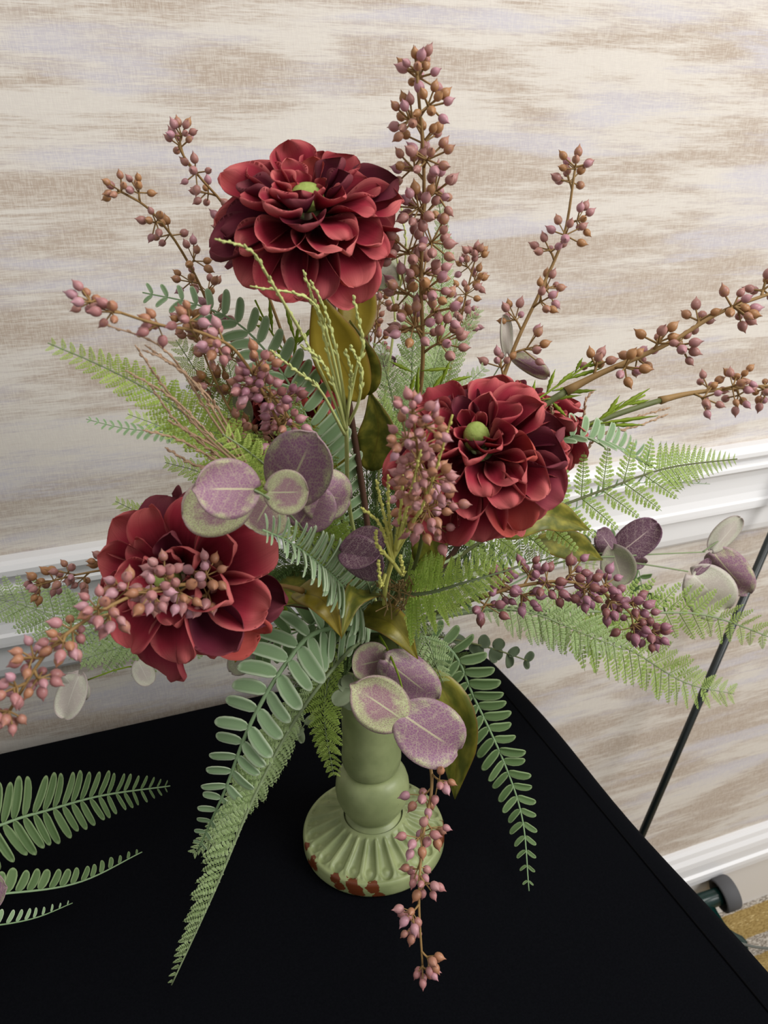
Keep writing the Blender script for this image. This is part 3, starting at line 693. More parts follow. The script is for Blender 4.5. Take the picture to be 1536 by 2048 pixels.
B('berry spray reaching to the right frame edge, lower of the two', [mouth(18),(960,970,.03),(1140,866,.04),(1330,798,.05),(1450,778,.045),(1560,770,.04)], .80, 8, 6, 46, 20, 'berry', 9, .73, 10)
B('dense mauve berry cluster pointing at the viewer in front of the right dahlia', [mouth(19),(830,1130,-.06),(850,1000,-.15),(838,920,-.185),(826,830,-.20)], .62, 15, 9, 66, 25, 'berry_pink', 10, .55, 9)
B('small berry spray behind, between the olive leaves and the pale fern', [mouth(20),(745,900,.08),(742,760,.12),(752,660,.13),(760,590,.13)], .78, 7, 6, 30, 16, 'berry_brown', 11, .5, 6)
B('small berry spray behind the pale fern, right of the tall spray', [mouth(21),(850,960,.07),(905,720,.12),(930,600,.13),(950,520,.13)], .82, 6, 8, 36, 17, 'berry', 12, .5, 6)
B('berry spray reaching left over the drooping dahlia, nearest the viewer', [mouth(22),(600,1180,-.06),(430,1168,-.12),(300,1180,-.16),(180,1235,-.18),(90,1310,-.19),(20,1420,-.195)], .60, 17, 8, 52, 27, 'berry_pink', 13, .36, 11)
B('berry spray at far left behind the drooping dahlia, over the chair rail', [mouth(23),(560,1190,.02),(400,1165,.0),(250,1140,-.02),(160,1148,-.03),(85,1168,-.03)], .62, 11, 7, 44, 20, 'berry', 14, .4, 7)
B('plum berry spray at lower right lying over the lacy ferns', [mouth(24),(900,1215,-.03),(1040,1172,-.045),(1150,1165,-.055),(1230,1200,-.06),(1295,1262,-.06)], .34, 18, 8, 50, 22, 'berry_purple', 15, .35, 8)
B('berry spray hanging straight down in front of the vase foot', [mouth(25),(800,1380,-.05),(862,1540,-.095),(845,1680,-.13),(838,1800,-.155),(845,1930,-.172)], .52, 10, 6, 44, 22, 'berry_pink', 16, .38, 8)

# ------------------------------------------------------------------ ferns with plain leaflets
Fr = frond
Fr('large blue-green fern frond hanging at the front left of the vase', [mouth(30),(640,1262,-.03),(570,1330,-.055),(500,1450,-.065),(450,1580,-.06),(396,1700,-.045)], 20, 88, 'fa', 'a', roll=6, ang=76, start=.10, width=1.25, rpx=11, seed=1, tipl=.16)
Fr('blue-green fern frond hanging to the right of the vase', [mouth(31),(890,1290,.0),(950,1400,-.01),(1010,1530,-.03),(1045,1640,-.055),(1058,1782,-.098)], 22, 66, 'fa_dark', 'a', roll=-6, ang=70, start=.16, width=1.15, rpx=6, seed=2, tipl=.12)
Fr('blue-green fern frond arching up and left below the top dahlia', [mouth(32),(690,1040,.01),(620,850,.0),(560,740,.0),(480,650,.01),(390,608,.02),(285,585,.03)], 25, 78, 'fa', 'a', roll=4, ang=72, start=.30, width=1.1, rpx=7, seed=3, tipl=.22)
Fr('dense bright fern frond pointing at the viewer above the drooping olive leaves', [mouth(33),(690,1180,-.06),(640,1130,-.10),(580,1085,-.135),(526,1060,-.155)], 42, 84, 'fa', 'a', roll=25, ang=74, start=.12, width=.5, rpx=9, seed=4, fold=30, tipl=.3)
Fr('short blue-green fern curling beside the right dahlia', [mouth(34),(960,1010,.02),(1110,885,.02),(1190,880,.02),(1250,900,.03),(1300,930,.05)], 18, 50, 'fa', 'a', roll=-40, ang=85, start=.5, width=1.3, rpx=5, seed=5, fold=35, tipl=.5)
Fr('small green fern frond at the right under the plum eucalyptus leaf', [mouth(35),(1000,1180,.03),(1180,1090,.07),(1270,1130,.08),(1290,1190,.08),(1350,1220,.08)], 16, 46, 'fa_dark', 'a', roll=-20, ang=70, start=.55, width=1.2, rpx=4, seed=6, tipl=.3)
Fr('thin blue-green fern frond pointing left beside the pale wallpaper', [mouth(36),(600,1020,.03),(430,880,.03),(320,865,.03),(240,855,.03),(172,838,.03)], 34, 38, 'fa', 'a', roll=38, ang=75, start=.45, width=1.1, rpx=4, seed=7, tipl=.2)
Fr('broad fern frond at lower centre left, half hidden behind the hanging one', [mouth(37),(660,1240,.0),(590,1265,.01),(530,1290,.02),(490,1320,.03)], 11, 74, 'fa_dark', 'a', roll=0, ang=72, start=.2, width=1.2, rpx=6, seed=8, tipl=.4)
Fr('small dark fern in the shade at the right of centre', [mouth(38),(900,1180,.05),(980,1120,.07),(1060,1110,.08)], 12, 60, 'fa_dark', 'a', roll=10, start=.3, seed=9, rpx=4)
Fr('thin fern frond low at right against the chair rail', [mouth(39),(1100,1050,.12),(1230,975,.17),(1330,965,.19),(1420,968,.20)], 20, 26, 'fa_dark', 'a', roll=40, start=.5, seed=10, rpx=4, sides=(-1,))

# ------------------------------------------------------------------ lacy ferns
Fr('bright lacy fern frond pointing far left against the wall', [mouth(50),(600,1020,-.03),(460,900,-.06),(330,800,-.08),(210,735,-.09),(96,686,-.10)], 33, 80, 'fb', 'c', roll=-18, ang=66, start=.30, width=.95, rpx=6, seed=11, prof='lens', tipl=.16, fold=10)
Fr('pale lacy fern standing upright directly behind the tall berry stem', [mouth(51),(806,980,.04),(822,800,.06),(826,650,.06),(830,525,.06)], 22, 50, 'fb_pale', 'c', roll=0, ang=50, start=.42, width=1.1, rpx=5, seed=12, prof='lens', tipl=.35)
Fr('pale lacy fern behind the berry stem, tallest, beside the top dahlia', [mouth(52),(830,940,.07),(868,720,.09),(884,560,.095),(884,460,.09),(876,392,.08)], 24, 46, 'fb_pale', 'c', roll=10, ang=52, start=.40, width=1.1, rpx=5, seed=13, prof='lens', tipl=.2)
Fr('pale lacy fern leaning right above the right dahlia', [mouth(53),(840,940,.05),(872,800,.05),(912,700,.05),(958,618,.05)], 18, 46, 'fb_pale', 'c', roll=-14, ang=54, start=.5, width=1.1, rpx=5, seed=14, prof='lens', tipl=.25)
Fr('pale lacy fern low on the right of the tall stem, just above the dahlia', [mouth(54),(850,930,.03),(888,830,.03),(930,775,.03),(970,735,.03)], 16, 42, 'fb_pale', 'c', roll=10, ang=58, start=.5, width=1.1, rpx=5, seed=15, prof='lens', tipl=.3)
Fr('pale lacy fern left of the tall berry stem, below the small brown berries', [mouth(130),(808,960,.05),(796,850,.06),(774,750,.06),(758,690,.06)], 18, 50, 'fb_pale', 'c', roll=-8, ang=54, start=.45, width=1.1, rpx=5, seed=50, prof='lens', tipl=.3)
Fr('pale lacy fern between the dark olive leaf and the berry cluster', [mouth(131),(800,970,.04),(786,880,.045),(762,800,.05)], 14, 46, 'fb_sage', 'c', roll=12, ang=54, start=.5, width=1.1, rpx=5, seed=51, prof='lens', tipl=.4)
Fr('pale lacy fern tips between the tall berry stem and the dahlia petals', [mouth(132),(830,950,.04),(852,820,.05),(868,740,.055),(890,660,.06)], 16, 44, 'fb_pale', 'c', roll=0, ang=52, start=.5, width=1.1, rpx=5, seed=52, prof='lens', tipl=.3)
Fr('broad bright lacy fern at centre right in front of the dahlia stem', [(800,1190,-.05),(860,1185,-.085),(930,1165,-.11),(1045,1132,-.125)], 20, 112, 'fb', 'x', roll=-8, ang=74, start=.08, width=1.0, rpx=8, seed=16, prof='tri', tipl=.16)
Fr('airy lacy fern reaching right over the chair rail', [mouth(56),(930,1105,.0),(1080,1030,.0),(1220,975,.0),(1340,935,.0),(1474,918,.0)], 11, 112, 'fb_sage', 'b', roll=-4, ang=66, start=.26, width=.95, rpx=8, seed=17, prof='lens', tipl=.3, comb=(.77,15,64,1.3), stem='stem_green')
Fr('lacy fern reaching right, lower one, past the grey eucalyptus leaf', [(880,1130,-.01),(1000,1070,.02),(1080,1085,.03),(1150,1120,.035),(1195,1130,.04)], 14, 84, 'fb_sage', 'b', roll=0, ang=70, start=.15, rpx=5, seed=18, prof='tri', tipl=.3)
Fr('pale lacy fern stretching to the right frame edge over the wall', [mouth(58),(960,1222,.03),(1130,1222,.04),(1300,1225,.04),(1420,1232,.035),(1560,1282,.03)], 15, 92, 'fb_sage', 'b', roll=22, ang=58, start=.36, width=1.0, rpx=8, seed=19, prof='lens', tipl=.3)
Fr('pale lacy fern drooping to the lower right across the black rod', [mouth(59),(960,1215,.04),(1110,1235,.06),(1260,1300,.065),(1370,1365,.065),(1468,1388,.06)], 20, 104, 'fb_sage', 'b', roll=-6, ang=58, start=.30, width=1.0, rpx=6, seed=20, prof='lens', tipl=.3)
Fr('pale mint lacy fern cluster behind the plum berries at lower right', [mouth(60),(950,1220,.02),(1060,1225,.03),(1150,1260,.03),(1250,1300,.03)], 16, 86, 'fb_pale', 'x', roll=12, ang=60, start=.35, rpx=5, seed=21, prof='lens', tipl=.35)
Fr('pale lacy fern hanging short beside the vase neck on the right', [mouth(61),(830,1250,-.03),(858,1290,-.05),(872,1330,-.055),(886,1365,-.055)], 15, 58, 'fb_pale', 'b', roll=0, ang=62, start=.1, rpx=5, seed=22, prof='lens', tipl=.3)
Fr('lacy fern hanging beside the vase on the left, dark cloth behind it', [mouth(62),(690,1290,.0),(655,1370,-.005),(650,1450,-.005),(668,1552,.0)], 16, 60, 'fb', 'b', roll=15, ang=50, start=.25, rpx=4, seed=23, prof='lens', tipl=.3)
Fr('long lacy fern hanging down at lower left to the cloth', [mouth(63),(690,1310,-.03),(590,1440,-.055),(510,1590,-.07),(430,1780,-.085),(343,1970,-.097)], 27, 82, 'fb_pale', 'c', roll=6, ang=52, start=.30, width=.95, rpx=8, seed=24, prof='lens', tipl=.12, sides=(1,))
Fr('lacy fern behind the large blue-green frond at lower left', [mouth(64),(660,1310,.01),(600,1400,.015),(540,1500,.01),(470,1620,.0),(385,1708,-.01)], 22, 62, 'fb_pale', 'c', roll=-20, ang=60, start=.35, width=1.0, rpx=4, seed=25, prof='lens', tipl=.2)
Fr('pale lacy fern at far left below the chair rail, reaching out of frame', [mouth(65),(500,1230,.06),(330,1270,.09),(190,1262,.11),(60,1215,.12),(-40,1190,.12)], 20, 96, 'fb_pale', 'b', roll=-10, ang=62, start=.42, width=1.0, rpx=4, seed=26, prof='lens', tipl=.4)
Fr('pale lacy fern at left under the drooping dahlia', [mouth(66),(520,1220,.03),(380,1270,.06),(260,1290,.075),(160,1320,.08)], 16, 62, 'fb_pale', 'b', roll=12, ang=62, start=.4, rpx=4, seed=27, prof='lens', tipl=.35)
Fr('small lacy fern tip left of the drooping dahlia, over the wallpaper', [mouth(67),(560,1150,.05),(400,1080,.05),(310,1040,.05),(230,1002,.05)], 18, 42, 'fb', 'c', roll=0, ang=62, start=.5, rpx=4, seed=28, prof='lens', tipl=.25)
Fr('bright lacy fern just left of the purple eucalyptus leaves', [mouth(68),(640,1060,-.07),(560,960,-.10),(500,905,-.115),(445,868,-.12)], 20, 66, 'fb', 'c', roll=-8, ang=64, start=.35, width=1.1, rpx=7, seed=29, prof='lens', tipl=.3)
Fr('lacy fern above the purple eucalyptus leaves, below the plain fern', [mouth(69),(660,1020,-.02),(600,890,-.05),(575,820,-.06),(570,775,-.06)], 15, 76, 'fb_sage', 'b', roll=-10, ang=52, start=.4, rpx=5, seed=30, prof='lens', tipl=.35)
Fr('lacy fern standing at the left behind the rose grass', [mouth(70),(600,1020,.03),(480,880,.03),(410,770,.03),(352,680,.03)], 22, 66, 'fb_sage', 'b', roll=15, ang=56, start=.4, rpx=5, seed=31, prof='lens', tipl=.3)
Fr('lacy fern at left of centre with the grey leaf in front', [mouth(71),(610,1000,.06),(520,880,.07),(470,780,.07),(452,700,.07)], 18, 58, 'fb_pale', 'c', roll=10, ang=58, start=.4, rpx=4, seed=32, prof='lens', tipl=.3)
Fr('yellow-green lacy fern tip at left above the drooping dahlia', [mouth(72),(600,1080,.02),(480,990,.02),(400,945,.015),(330,925,.01)], 18, 46, 'fb', 'c', roll=0, ang=62, start=.45, rpx=4, seed=33, prof='lens', tipl=.3)
Fr('lacy fern low at left between grass stems, pointing left', [mouth(73),(600,1040,.0),(450,910,-.01),(340,860,-.01),(255,828,-.01)], 20, 42, 'fb', 'c', roll=24, ang=64, start=.45, rpx=4, seed=34, prof='lens', tipl=.3)
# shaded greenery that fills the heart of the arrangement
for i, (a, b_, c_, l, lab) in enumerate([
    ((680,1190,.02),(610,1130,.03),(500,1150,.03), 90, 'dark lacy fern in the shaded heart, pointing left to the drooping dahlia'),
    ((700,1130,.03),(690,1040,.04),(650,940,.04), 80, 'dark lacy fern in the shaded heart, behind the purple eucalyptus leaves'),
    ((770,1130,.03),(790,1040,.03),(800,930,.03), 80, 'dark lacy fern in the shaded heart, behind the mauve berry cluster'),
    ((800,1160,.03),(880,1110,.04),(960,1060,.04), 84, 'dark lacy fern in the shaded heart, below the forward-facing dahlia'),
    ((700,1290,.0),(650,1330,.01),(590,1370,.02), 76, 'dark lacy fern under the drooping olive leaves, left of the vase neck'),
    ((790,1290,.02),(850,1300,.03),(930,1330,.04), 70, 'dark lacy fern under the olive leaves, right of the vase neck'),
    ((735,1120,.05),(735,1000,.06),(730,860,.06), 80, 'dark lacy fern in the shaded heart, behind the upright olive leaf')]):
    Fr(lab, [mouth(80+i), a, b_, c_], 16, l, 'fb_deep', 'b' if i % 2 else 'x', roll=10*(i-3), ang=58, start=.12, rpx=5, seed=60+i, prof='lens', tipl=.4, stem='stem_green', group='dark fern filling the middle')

# ------------------------------------------------------------------ eucalyptus
euc('purple eucalyptus spray with large round leaves left of centre', [mouth(90),(640,1110,-.08),(590,1040,-.12),(530,990,-.145)],
    [((572,992,-.118),(628,868,-.135),142,'euc',0,-8), ((610,985,-.11),(700,1000,-.105),110,'euc',1,10), ((600,1045,-.105),(648,975,-.11),105,'euc',2,0),
     ((540,1000,-.125),(505,1060,-.125),110,'euc_green',1,10), ((508,978,-.15),(390,978,-.17),124,'euc',0,0), ((500,1000,-.135),(364,1030,-.14),122,'euc_green',1,-10),
     ((536,985,-.14),(616,984,-.15),92,'euc_green',0,0)], rpx=7, twigs=[[(540,1000,-.14),(524,988,-.148),(508,980,-.15)]])
euc('pair of dark plum eucalyptus leaves at the centre', [mouth(91),(740,1180,-.05),(700,1110,-.085)],
    [((686,1104,-.10),(768,1088,-.115),100,'euc_dark',0,-36), ((682,1106,-.10),(768,1132,-.122),98,'euc_dark',1,30)], rpx=5)
euc('green and mauve eucalyptus spray in front of the vase neck', [mouth(92),(775,1300,-.05),(800,1360,-.075),(812,1422,-.085)],
    [((776,1316,-.05),(704,1334,-.05),82,'euc_green',1,-25), ((770,1318,-.06),(872,1400,-.07),92,'euc',1,10), ((804,1438,-.088),(706,1372,-.10),108,'euc_green',0,0),
     ((806,1430,-.088),(918,1504,-.10),130,'euc',0,0)], rpx=6, mat='sprig')
euc('plum eucalyptus leaves at right beside the chair rail', [mouth(93),(960,1160,.03),(1110,1115,.05),(1240,1105,.06)],
    [((1236,1108,.06),(1316,1046,.05),72,'euc_dark',0,8), ((1230,1110,.06),(1196,1060,.06),48,'euc_dark',1,20), ((1225,1100,.05),(1246,1172,.04),72,'euc_grey',2,-10), ((1230,1112,.065),(1290,1128,.07),40,'euc_dark',0,30)], rpx=5)
euc('translucent mauve eucalyptus leaves at far right before the rod', [mouth(94),(1100,1130,.04),(1250,1112,.05),(1410,1104,.05)],
    [((1424,1100,.05),(1482,1035,.05),48,'euc_pale',1,25), ((1428,1106,.05),(1496,1186,.045),74,'euc',1,12), ((1385,1150,.05),(1454,1222,.045),104,'euc_pale',0,-10), ((1392,1146,.05),(1420,1118,.05),22,'euc_dark',0,30)],
    rpx=5, twigs=[[(1230,1120,.055),(1310,1132,.055),(1376,1143,.05)],[(1405,1104,.05),(1440,1080,.05)]])
euc('pair of thin pale eucalyptus leaves at upper right near the slender berry stem', [mouth(95),(870,960,.08),(965,790,.10),(1012,712,.10)],
    [((1014,706,.10),(1008,630,.10),32,'euc_pale',0,35), ((1028,712,.10),(1096,754,.10),42,'euc',1,28)], rpx=4)
euc('grey-green eucalyptus leaf behind the olive leaves below the top dahlia', [mouth(96),(745,950,.07),(742,760,.08),(730,560,.08)],
    [((728,548,.075),(812,552,.08),66,'euc_grey',1,12), ((738,725,.09),(792,722,.09),36,'euc_dark',0,30), ((735,745,.09),(775,752,.09),30,'euc_grey',0,-20)], rpx=4)
euc('pale translucent eucalyptus leaves at far left below the chair rail', [mouth(97),(480,1260,.02),(360,1320,.02),(250,1335,.02),(175,1360,.02)],
    [((158,1352,.02),(126,1438,.01),62,'euc_pale',0,20), ((276,1322,.02),(300,1370,.01),44,'euc_pale',1,-10), ((130,1352,.02),(170,1400,.02),52,'euc_pale',1,30)], rpx=5, mat='sprig')
euc('dusky mauve eucalyptus leaf hanging below the folded olive leaf at left', [mouth(98),(580,1250,.03),(530,1270,.03)],
    [((525,1268,.03),(462,1345,.03),62,'euc_grey',1,14), ((540,1270,.03),(500,1300,.03),50,'euc_dark',0,10)], rpx=4)
euc('grey eucalyptus leaf behind the lacy ferns at left of centre', [mouth(99),(610,1020,.05),(530,900,.06),(490,850,.06)],
    [((490,850,.05),(474,785,.045),46,'euc_grey',0,0), ((1010,850,.055),(978,800,.05),60,'euc_grey',1,10)][:1], rpx=4)
euc('grey-green eucalyptus leaf between the two right dahlias', [mouth(100),(860,1050,.0),(960,880,.0),(985,850,.0)], [((992,850,.0),(1000,800,-.005),64,'euc_grey',1,0)], rpx=4)
sd = [((930,1283,.02),(905,1278,.02),26),((958,1290,.02),(948,1308,.02),34),((960,1288,.02),(978,1276,.02),30),((986,1296,.02),(996,1322,.02),34),((988,1296,.02),(1008,1282,.02),26),((1016,1310,.02),(1020,1336,.02),20),((1018,1310,.02),(1038,1296,.02),20),((1052,1320,.02),(1056,1338,.02),14),((1052,1320,.02),(1066,1304,.02),18)]
euc('small grey-green silver dollar sprig sticking out right at the table corner', [mouth(101),(860,1270,.02),(950,1288,.02),(1000,1302,.02),(1054,1321,.02)], [(a, b_, w, 'silver', i % 3, 25*(-1)**i) for i, (a, b_, w) in enumerate(sd)], rpx=5, mat='stem_green')
euc('tiny pale mint leaf cluster left of the vase neck', [mouth(102),(715,1330,-.03),(700,1390,-.04)], [((700,1375,-.04),(688,1352,-.04),28,'mint',0,10),((702,1385,-.045),(664,1404,-.05),34,'mint',1,0),((704,1390,-.04),(696,1420,-.04),36,'mint',2,10),((698,1372,-.04),(676,1368,-.04),30,'mint',0,20)], rpx=4)
euc('tiny pale leaf sprig on the dark cloth left of the vase', [mouth(103),(690,1340,.02),(630,1420,.03),(600,1462,.03)], [((600,1462,.03),(570,1452,.03),18,'mint',0,10),((600,1462,.03),(604,1486,.03),16,'mint',1,0),((606,1456,.03),(586,1474,.03),16,'mint',1,0),((612,1446,.03),(628,1432,.03),16,'mint',2,10)], rpx=3)

# ------------------------------------------------------------------ grasses
grass('yellow-green wheat grass fanning up left of the olive leaves', [mouth(110),(705,1050,-.03),(692,850,-.06)],
    [[(692,860,-.06),(650,760,-.07),(600,660,-.085),(545,570,-.10)], [(692,850,-.06),(664,740,-.07),(640,640,-.08),(606,540,-.09)], [(690,830,-.06),(660,690,-.07),(620,600,-.09),(500,572,-.10)],
     [(694,840,-.06),(676,720,-.075),(650,620,-.085),(620,560,-.09)], [(694,830,-.06),(712,740,-.075),(726,690,-.08),(706,590,-.085)], [(696,850,-.06),(718,800,-.075),(722,740,-.08),(700,690,-.085)],
     [(690,870,-.06),(640,780,-.075),(590,740,-.09),(540,700,-.10)], [(692,860,-.06),(700,780,-.07),(702,740,-.08),(690,700,-.08)], [(600,660,-.085),(540,560,-.12),(500,500,-.135),(430,478,-.15)],
     [(692,860,-.06),(670,780,-.07),(640,720,-.08),(600,690,-.08)]], 'wheat_pale', 7, 17, 1)
grass('yellow grass wisps pointing at the viewer in the centre', [mouth(111),(770,1180,-.07),(785,1120,-.11)],
    [[(786,1120,-.11),(770,1040,-.14),(752,960,-.155)], [(786,1115,-.11),(778,1030,-.14),(776,950,-.16)], [(788,1115,-.11),(800,1030,-.15),(806,950,-.165)], [(790,1110,-.11),(812,1040,-.15),(826,985,-.165)],
     [(790,1110,-.11),(830,1040,-.14),(868,978,-.15)], [(796,1090,-.12),(850,1000,-.17),(905,830,-.205)], [(786,1125,-.11),(755,1090,-.13),(752,1060,-.14)], [(786,1125,-.11),(806,1150,-.12),(800,1110,-.14)], [(770,1150,-.1),(762,1170,-.12),(756,1120,-.13)],
     [(792,1100,-.12),(818,1000,-.17),(842,900,-.2)], [(784,1120,-.11),(760,1050,-.14),(722,1015,-.15)]], 'wheat', 8, 16, 2, t0=.3)
grass('tan and rose grass fanning left across the lacy fern', [mouth(112),(600,1060,-.04),(520,960,-.075)],
    [[(520,960,-.075),(430,880,-.10),(350,800,-.11),(250,740,-.12)], [(510,960,-.07),(420,830,-.10),(330,700,-.12),(200,645,-.13)], [(520,970,-.07),(430,920,-.09),(360,880,-.10),(285,860,-.105)],
     [(500,950,-.075),(410,870,-.09),(340,790,-.10),(270,690,-.11)], [(505,965,-.07),(440,940,-.085),(390,930,-.09),(330,895,-.095)], [(500,940,-.075),(430,810,-.10),(360,740,-.11),(290,690,-.12)],
     [(490,930,-.075),(400,780,-.11),(330,720,-.12),(285,700,-.125)], [(500,950,-.07),(440,900,-.085),(360,850,-.095),(300,770,-.10)], [(510,965,-.07),(420,900,-.09),(370,860,-.1),(335,840,-.1)]], 'wheat_brown', 6, 16, 3)
grass('brown grass blades at right between the two long berry stems', [mouth(113),(960,1000,.03),(1110,885,.04)],
    [[(1110,880,.04),(1170,860,.05),(1250,840,.05),(1340,815,.05)], [(1110,885,.04),(1160,850,.05),(1172,800,.05),(1188,780,.05)], [(1110,890,.04),(1200,870,.05),(1280,850,.05),(1336,828,.05)], [(1100,900,.04),(1150,920,.05),(1180,890,.05),(1200,850,.05)],
     [(1096,870,.02),(1104,830,.01),(1100,800,.0)]], 'wheat_brown', 5, 14, 4)
grass('thin pale grass between the top dahlia and the tall berry spray', [mouth(114),(760,900,.06),(790,640,.08)], [[(790,640,.08),(785,590,.08),(760,545,.08)], [(800,560,.08),(790,500,.07),(772,450,.07)], [(795,600,.08),(812,500,.06),(800,400,.06)], [(792,620,.08),(770,560,.08),(740,545,.08)]], 'wheat_pale', 4, 13, 5)
# dry moss bits in the middle
m = MB(); rg = random.Random(9)
for k in range(46):
    p = P(800+rg.uniform(-34,34), 1188+rg.uniform(-24,30), -.055+rg.uniform(-.012,.012)); d = Vector((rg.uniform(-1,1), rg.uniform(-1,1), rg.uniform(-1,1)))*.010
    m.tube([p-d, p+Vector((rg.uniform(-1,1), rg.uniform(-1,1), rg.uniform(-1,1)))*.003, p+d], .0005, 4)
m.tube([P(800,1190,-.055), P(780,1225,-.03), P(*mouth(115))], .0015, 6)
o = m.build('dry_moss_tuft', MT['raffia']); tag(o, 'tuft of dry tan moss in the centre below the yellow grass', 'moss', None, 'stuff')

# ------------------------------------------------------------------ lime sprigs
sprig('lime green sprig along the upper right berry stem', [mouth(120),(900,990,-.02),(1040,830,-.035),(1110,775,-.035),(1200,712,-.035)],
    [(1052,822,1040,765,-.035),(1060,815,1070,760,-.035),(1092,790,1110,738,-.035),(1104,782,1165,770,-.035),(1110,775,1150,740,-.035),(1130,760,1205,735,-.035),(1150,745,1165,715,-.035),(1165,735,1215,722,-.035),(1080,800,1165,790,-.035),(1100,800,1135,835,-.035),(1040,830,1000,845,-.035),(1120,786,1195,780,-.035)])
sprig('lime green sprig along the lower right berry stem', [mouth(121),(1000,960,.03),(1180,850,.03),(1290,790,.03)],
    [(1190,845,1250,800,.03),(1210,835,1240,790,.03),(1230,820,1300,775,.03),(1180,850,1320,830,.03),(1200,850,1290,850,.03),(1250,810,1302,800,.03)])
sprig('lime green sprig below the tall berry stem', [mouth(122),(810,960,.0),(832,770,-.025),(838,735,-.025)],
    [(826,745,780,722,-.03),(842,742,905,735,-.03),(830,750,818,790,-.03),(836,740,835,800,-.03),(880,770,900,720,-.03),(890,765,945,752,-.03),(860,785,890,745,-.03),(878,690,885,640,.02),(878,692,905,670,.02)])
sprig('yellow-green star sprig at left under the top dahlia', [mouth(123),(690,980,.02),(600,760,.03),(540,660,.03),(510,600,.03)],
    [(536,655,505,620,.03),(540,660,510,650,.03),(545,665,538,600,.03),(580,720,540,690,.03),(585,722,600,640,.03),(575,700,620,660,.03),(600,740,560,700,.03),(590,680,570,610,.02),(595,690,640,640,.02)])
sprig('dark green toothed sprig at left between dahlia and olive leaves', [mouth(124),(620,1220,.0),(530,1180,.01),(460,1165,.01)],
    [(530,1180,500,1130,.01),(520,1178,480,1140,.01),(500,1172,455,1200,.01),(480,1168,440,1140,.01),(540,1185,520,1225,.01),(560,1195,580,1240,.01),(470,1170,450,1120,.01)])

# ------------------------------------------------------------------ neighbouring arrangement (only its frond tips reach into the photo)
NB = P(-330, 1700, .04); NB.z = .15
def nfr(lab, pts, *a, **k):
    return frond(lab, pts, *a, group='fern fronds of the neighbouring arrangement', **k)
nfr('fern frond from the frame\'s left edge, topmost of three over the black cloth', [(-330,1560,.04),(-120,1672,.03),(60,1630,.045),(200,1592,.065),(340,1572,.085)], 30, 92, 'fa_dark', 'a', roll=4, ang=78, start=.15, width=.68, rpx=8, seed=41, tipl=.10)
nfr('folded fern frond from the frame\'s left edge, middle of three', [(-330,1580,.03),(-140,1790,-.01),(20,1786,-.005),(160,1764,.005),(284,1704,.03)], 26, 54, 'fa_dark', 'a', roll=0, ang=84, start=.2, width=1.5, rpx=7, seed=42, fold=6, tipl=.15, sides=(-1,))
nfr('folded fern frond from the frame\'s left edge, lowest of three', [(-330,1600,.02),(-160,1860,-.04),(-20,1852,-.035),(70,1836,-.025),(145,1806,-.01)], 22, 40, 'fa', 'a', roll=0, ang=84, start=.3, width=1.2, rpx=6, seed=43, fold=6, tipl=.15, sides=(-1,))
e2 = euc('plum eucalyptus leaf edge at the frame\'s left border above the cloth', [(-330,1590,.0),(-120,1740,-.04),(-50,1790,-.05)], [((-48,1790,-.05),(12,1776,-.06),74,'euc',0,0)], group='eucalyptus of the neighbouring arrangement')
# its vase stands outside the frame and carries those stems
vn = vt.copy(); C.objects.link(vn); q = P(-330,1580,.03); vn.location = (q.x, q.y+.012, 0)
tag(vn, 'second sage green candlestick vase at the left, outside the frame')
for ch in list(vt.children):
    c_ = ch.copy(); C.objects.link(c_); c_.parent = vn
mb = MB(); ball(mb, Vector((0,0,0)), .03, .2, 8); o = mb.build('moss_ball', MT['foam']); o.location = (q.x, q.y+.012, .215); tag(o, 'moss ball in the second vase at the left', 'moss')

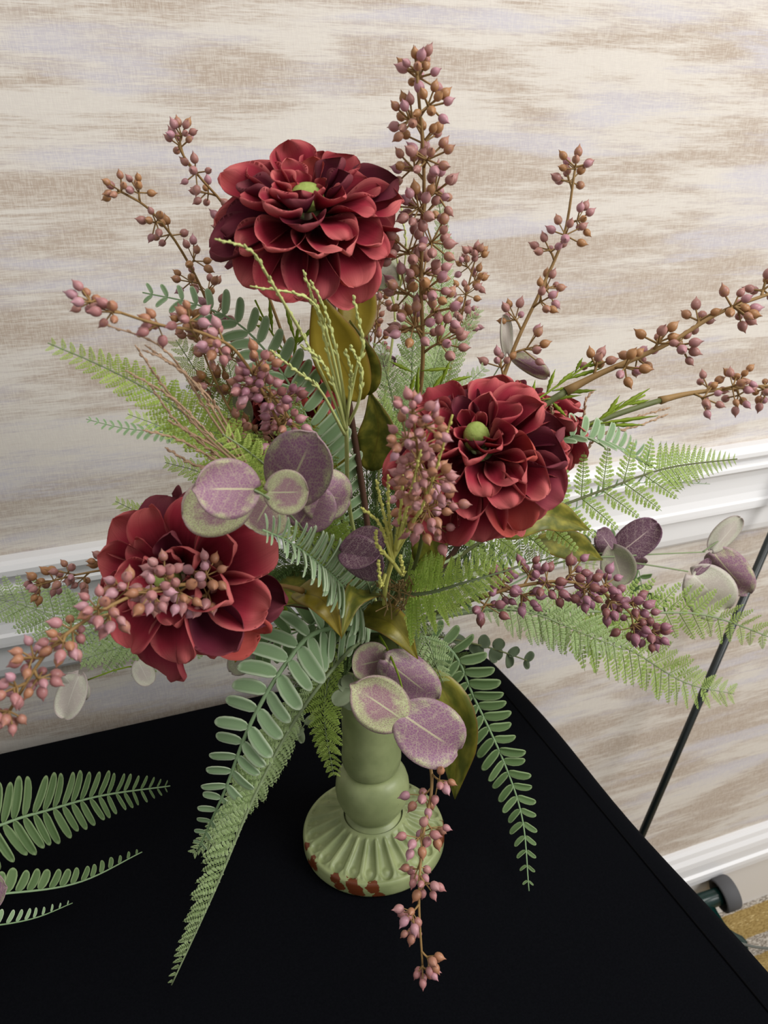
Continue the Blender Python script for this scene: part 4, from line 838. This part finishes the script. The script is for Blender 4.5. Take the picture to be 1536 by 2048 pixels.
# ------------------------------------------------------------------ rod, wheeled stand and cable at right
a, b_ = P(1536,1085,.262), P(1285,1665,.215); d = (b_-a).normalized()
lo = a + d*((FZ+.004-a.z)/d.z); hi = a - d*((.283-a.y)/d.y*-1 if False else .13)
m = MB(); m.tube([lo, hi], .0058, 12); rod_ = m.build('rod', MT['rod'])
rt = thing('display_stand_leg', lo, 'thin glossy black rod leaning against the wall right of the table', 'rod')
bpy.data.objects.remove(rod_); m.build('pole', MT['rod'], rt)
m = MB(); m.tube([lo-d*.003, lo-d*.03], [.0085,.0075], 12); m.build('rubber_tip', MT['blackhub'], rt)
wc = P(1449,1788,.262); ax = (P(1400,1806,.268)-wc).normalized()
ws = thing('wheeled_stand', (wc.x-.05, wc.y-.04, FZ), 'dark green enamelled stand with a grey wheel beside the table', 'stand')
fr = frame(wc, ax.cross(Vector((0,0,1))), ax)
Rw = M(33, wc)
m = MB(); m.lathe([(Rw*.30,-.018),(Rw*.72,-.0185),(Rw*.93,-.017),(Rw,-.014),(Rw,.010),(Rw*.95,.0125),(Rw*.86,.0125),(Rw*.80,.009),(Rw*.78,.0),(Rw*.3,-.001)], 36, fr); wh = m.build('wheel', MT['rubber'], ws)
m = MB(); m.lathe([(.001,-.0025),(Rw*.775,-.002),(Rw*.775,.001),(Rw*.5,.004),(Rw*.35,.012),(.001,.0122)], 28, fr); m.build('hub', MT['blackhub'], wh)
m = MB(); p0 = wc+ax*.006; m.tube(spline([p0, p0+ax*.03, p0+ax*.075+Vector((0,0,-.004)), p0+ax*.15+Vector((0,-.01,-.01))], 14), [.0155]*3+[.0165]*3+[.018]*8, 16); m.build('axle_tube', MT['greenmetal'], ws)
g = [wc+ax*.028+Vector((0,-.004,-.006)), P(1440,1836,.235), P(1462,1866,.20), P(1492,1884,.178), P(1500,1920,.155), P(1530,1990,.12)]
rows = []; us = []
for i, p in enumerate(spline(g, 18)):
    w = .014+.010*math.sin(i*.35); rows.append([p+Vector((-w*2.2,-.004,-.012)), p+Vector((-w,0,.004)), p+Vector((0,.003,.002)), p+Vector((.004,.005,-.012))]); us.append([(0,0)]*4)
m = MB(); m.grid(rows, us, .004); m.build('bracket', MT['greenmetal'], ws)
m = MB(); m.tube([P(1500,1920,.155)+Vector((-.03,0,-.01)), Vector((P(1500,1920,.155).x-.03, P(1500,1920,.155).y, FZ))], .012, 12); m.build('foot', MT['greenmetal'], ws)
m = MB(); m.tube([wc+ax*.12+Vector((0,-.01,-.01)), Vector(((wc+ax*.12).x, (wc+ax*.12).y-.01, FZ))], .012, 12); m.build('foot', MT['greenmetal'], ws)
m = MB(); m.tube(spline([P(1472,1884,.165), P(1510,1894,.17), P(1560,1898,.18), P(1640,1900,.19)], 14), .0024, 8); m.build('spoke', MT['wire'], ws)
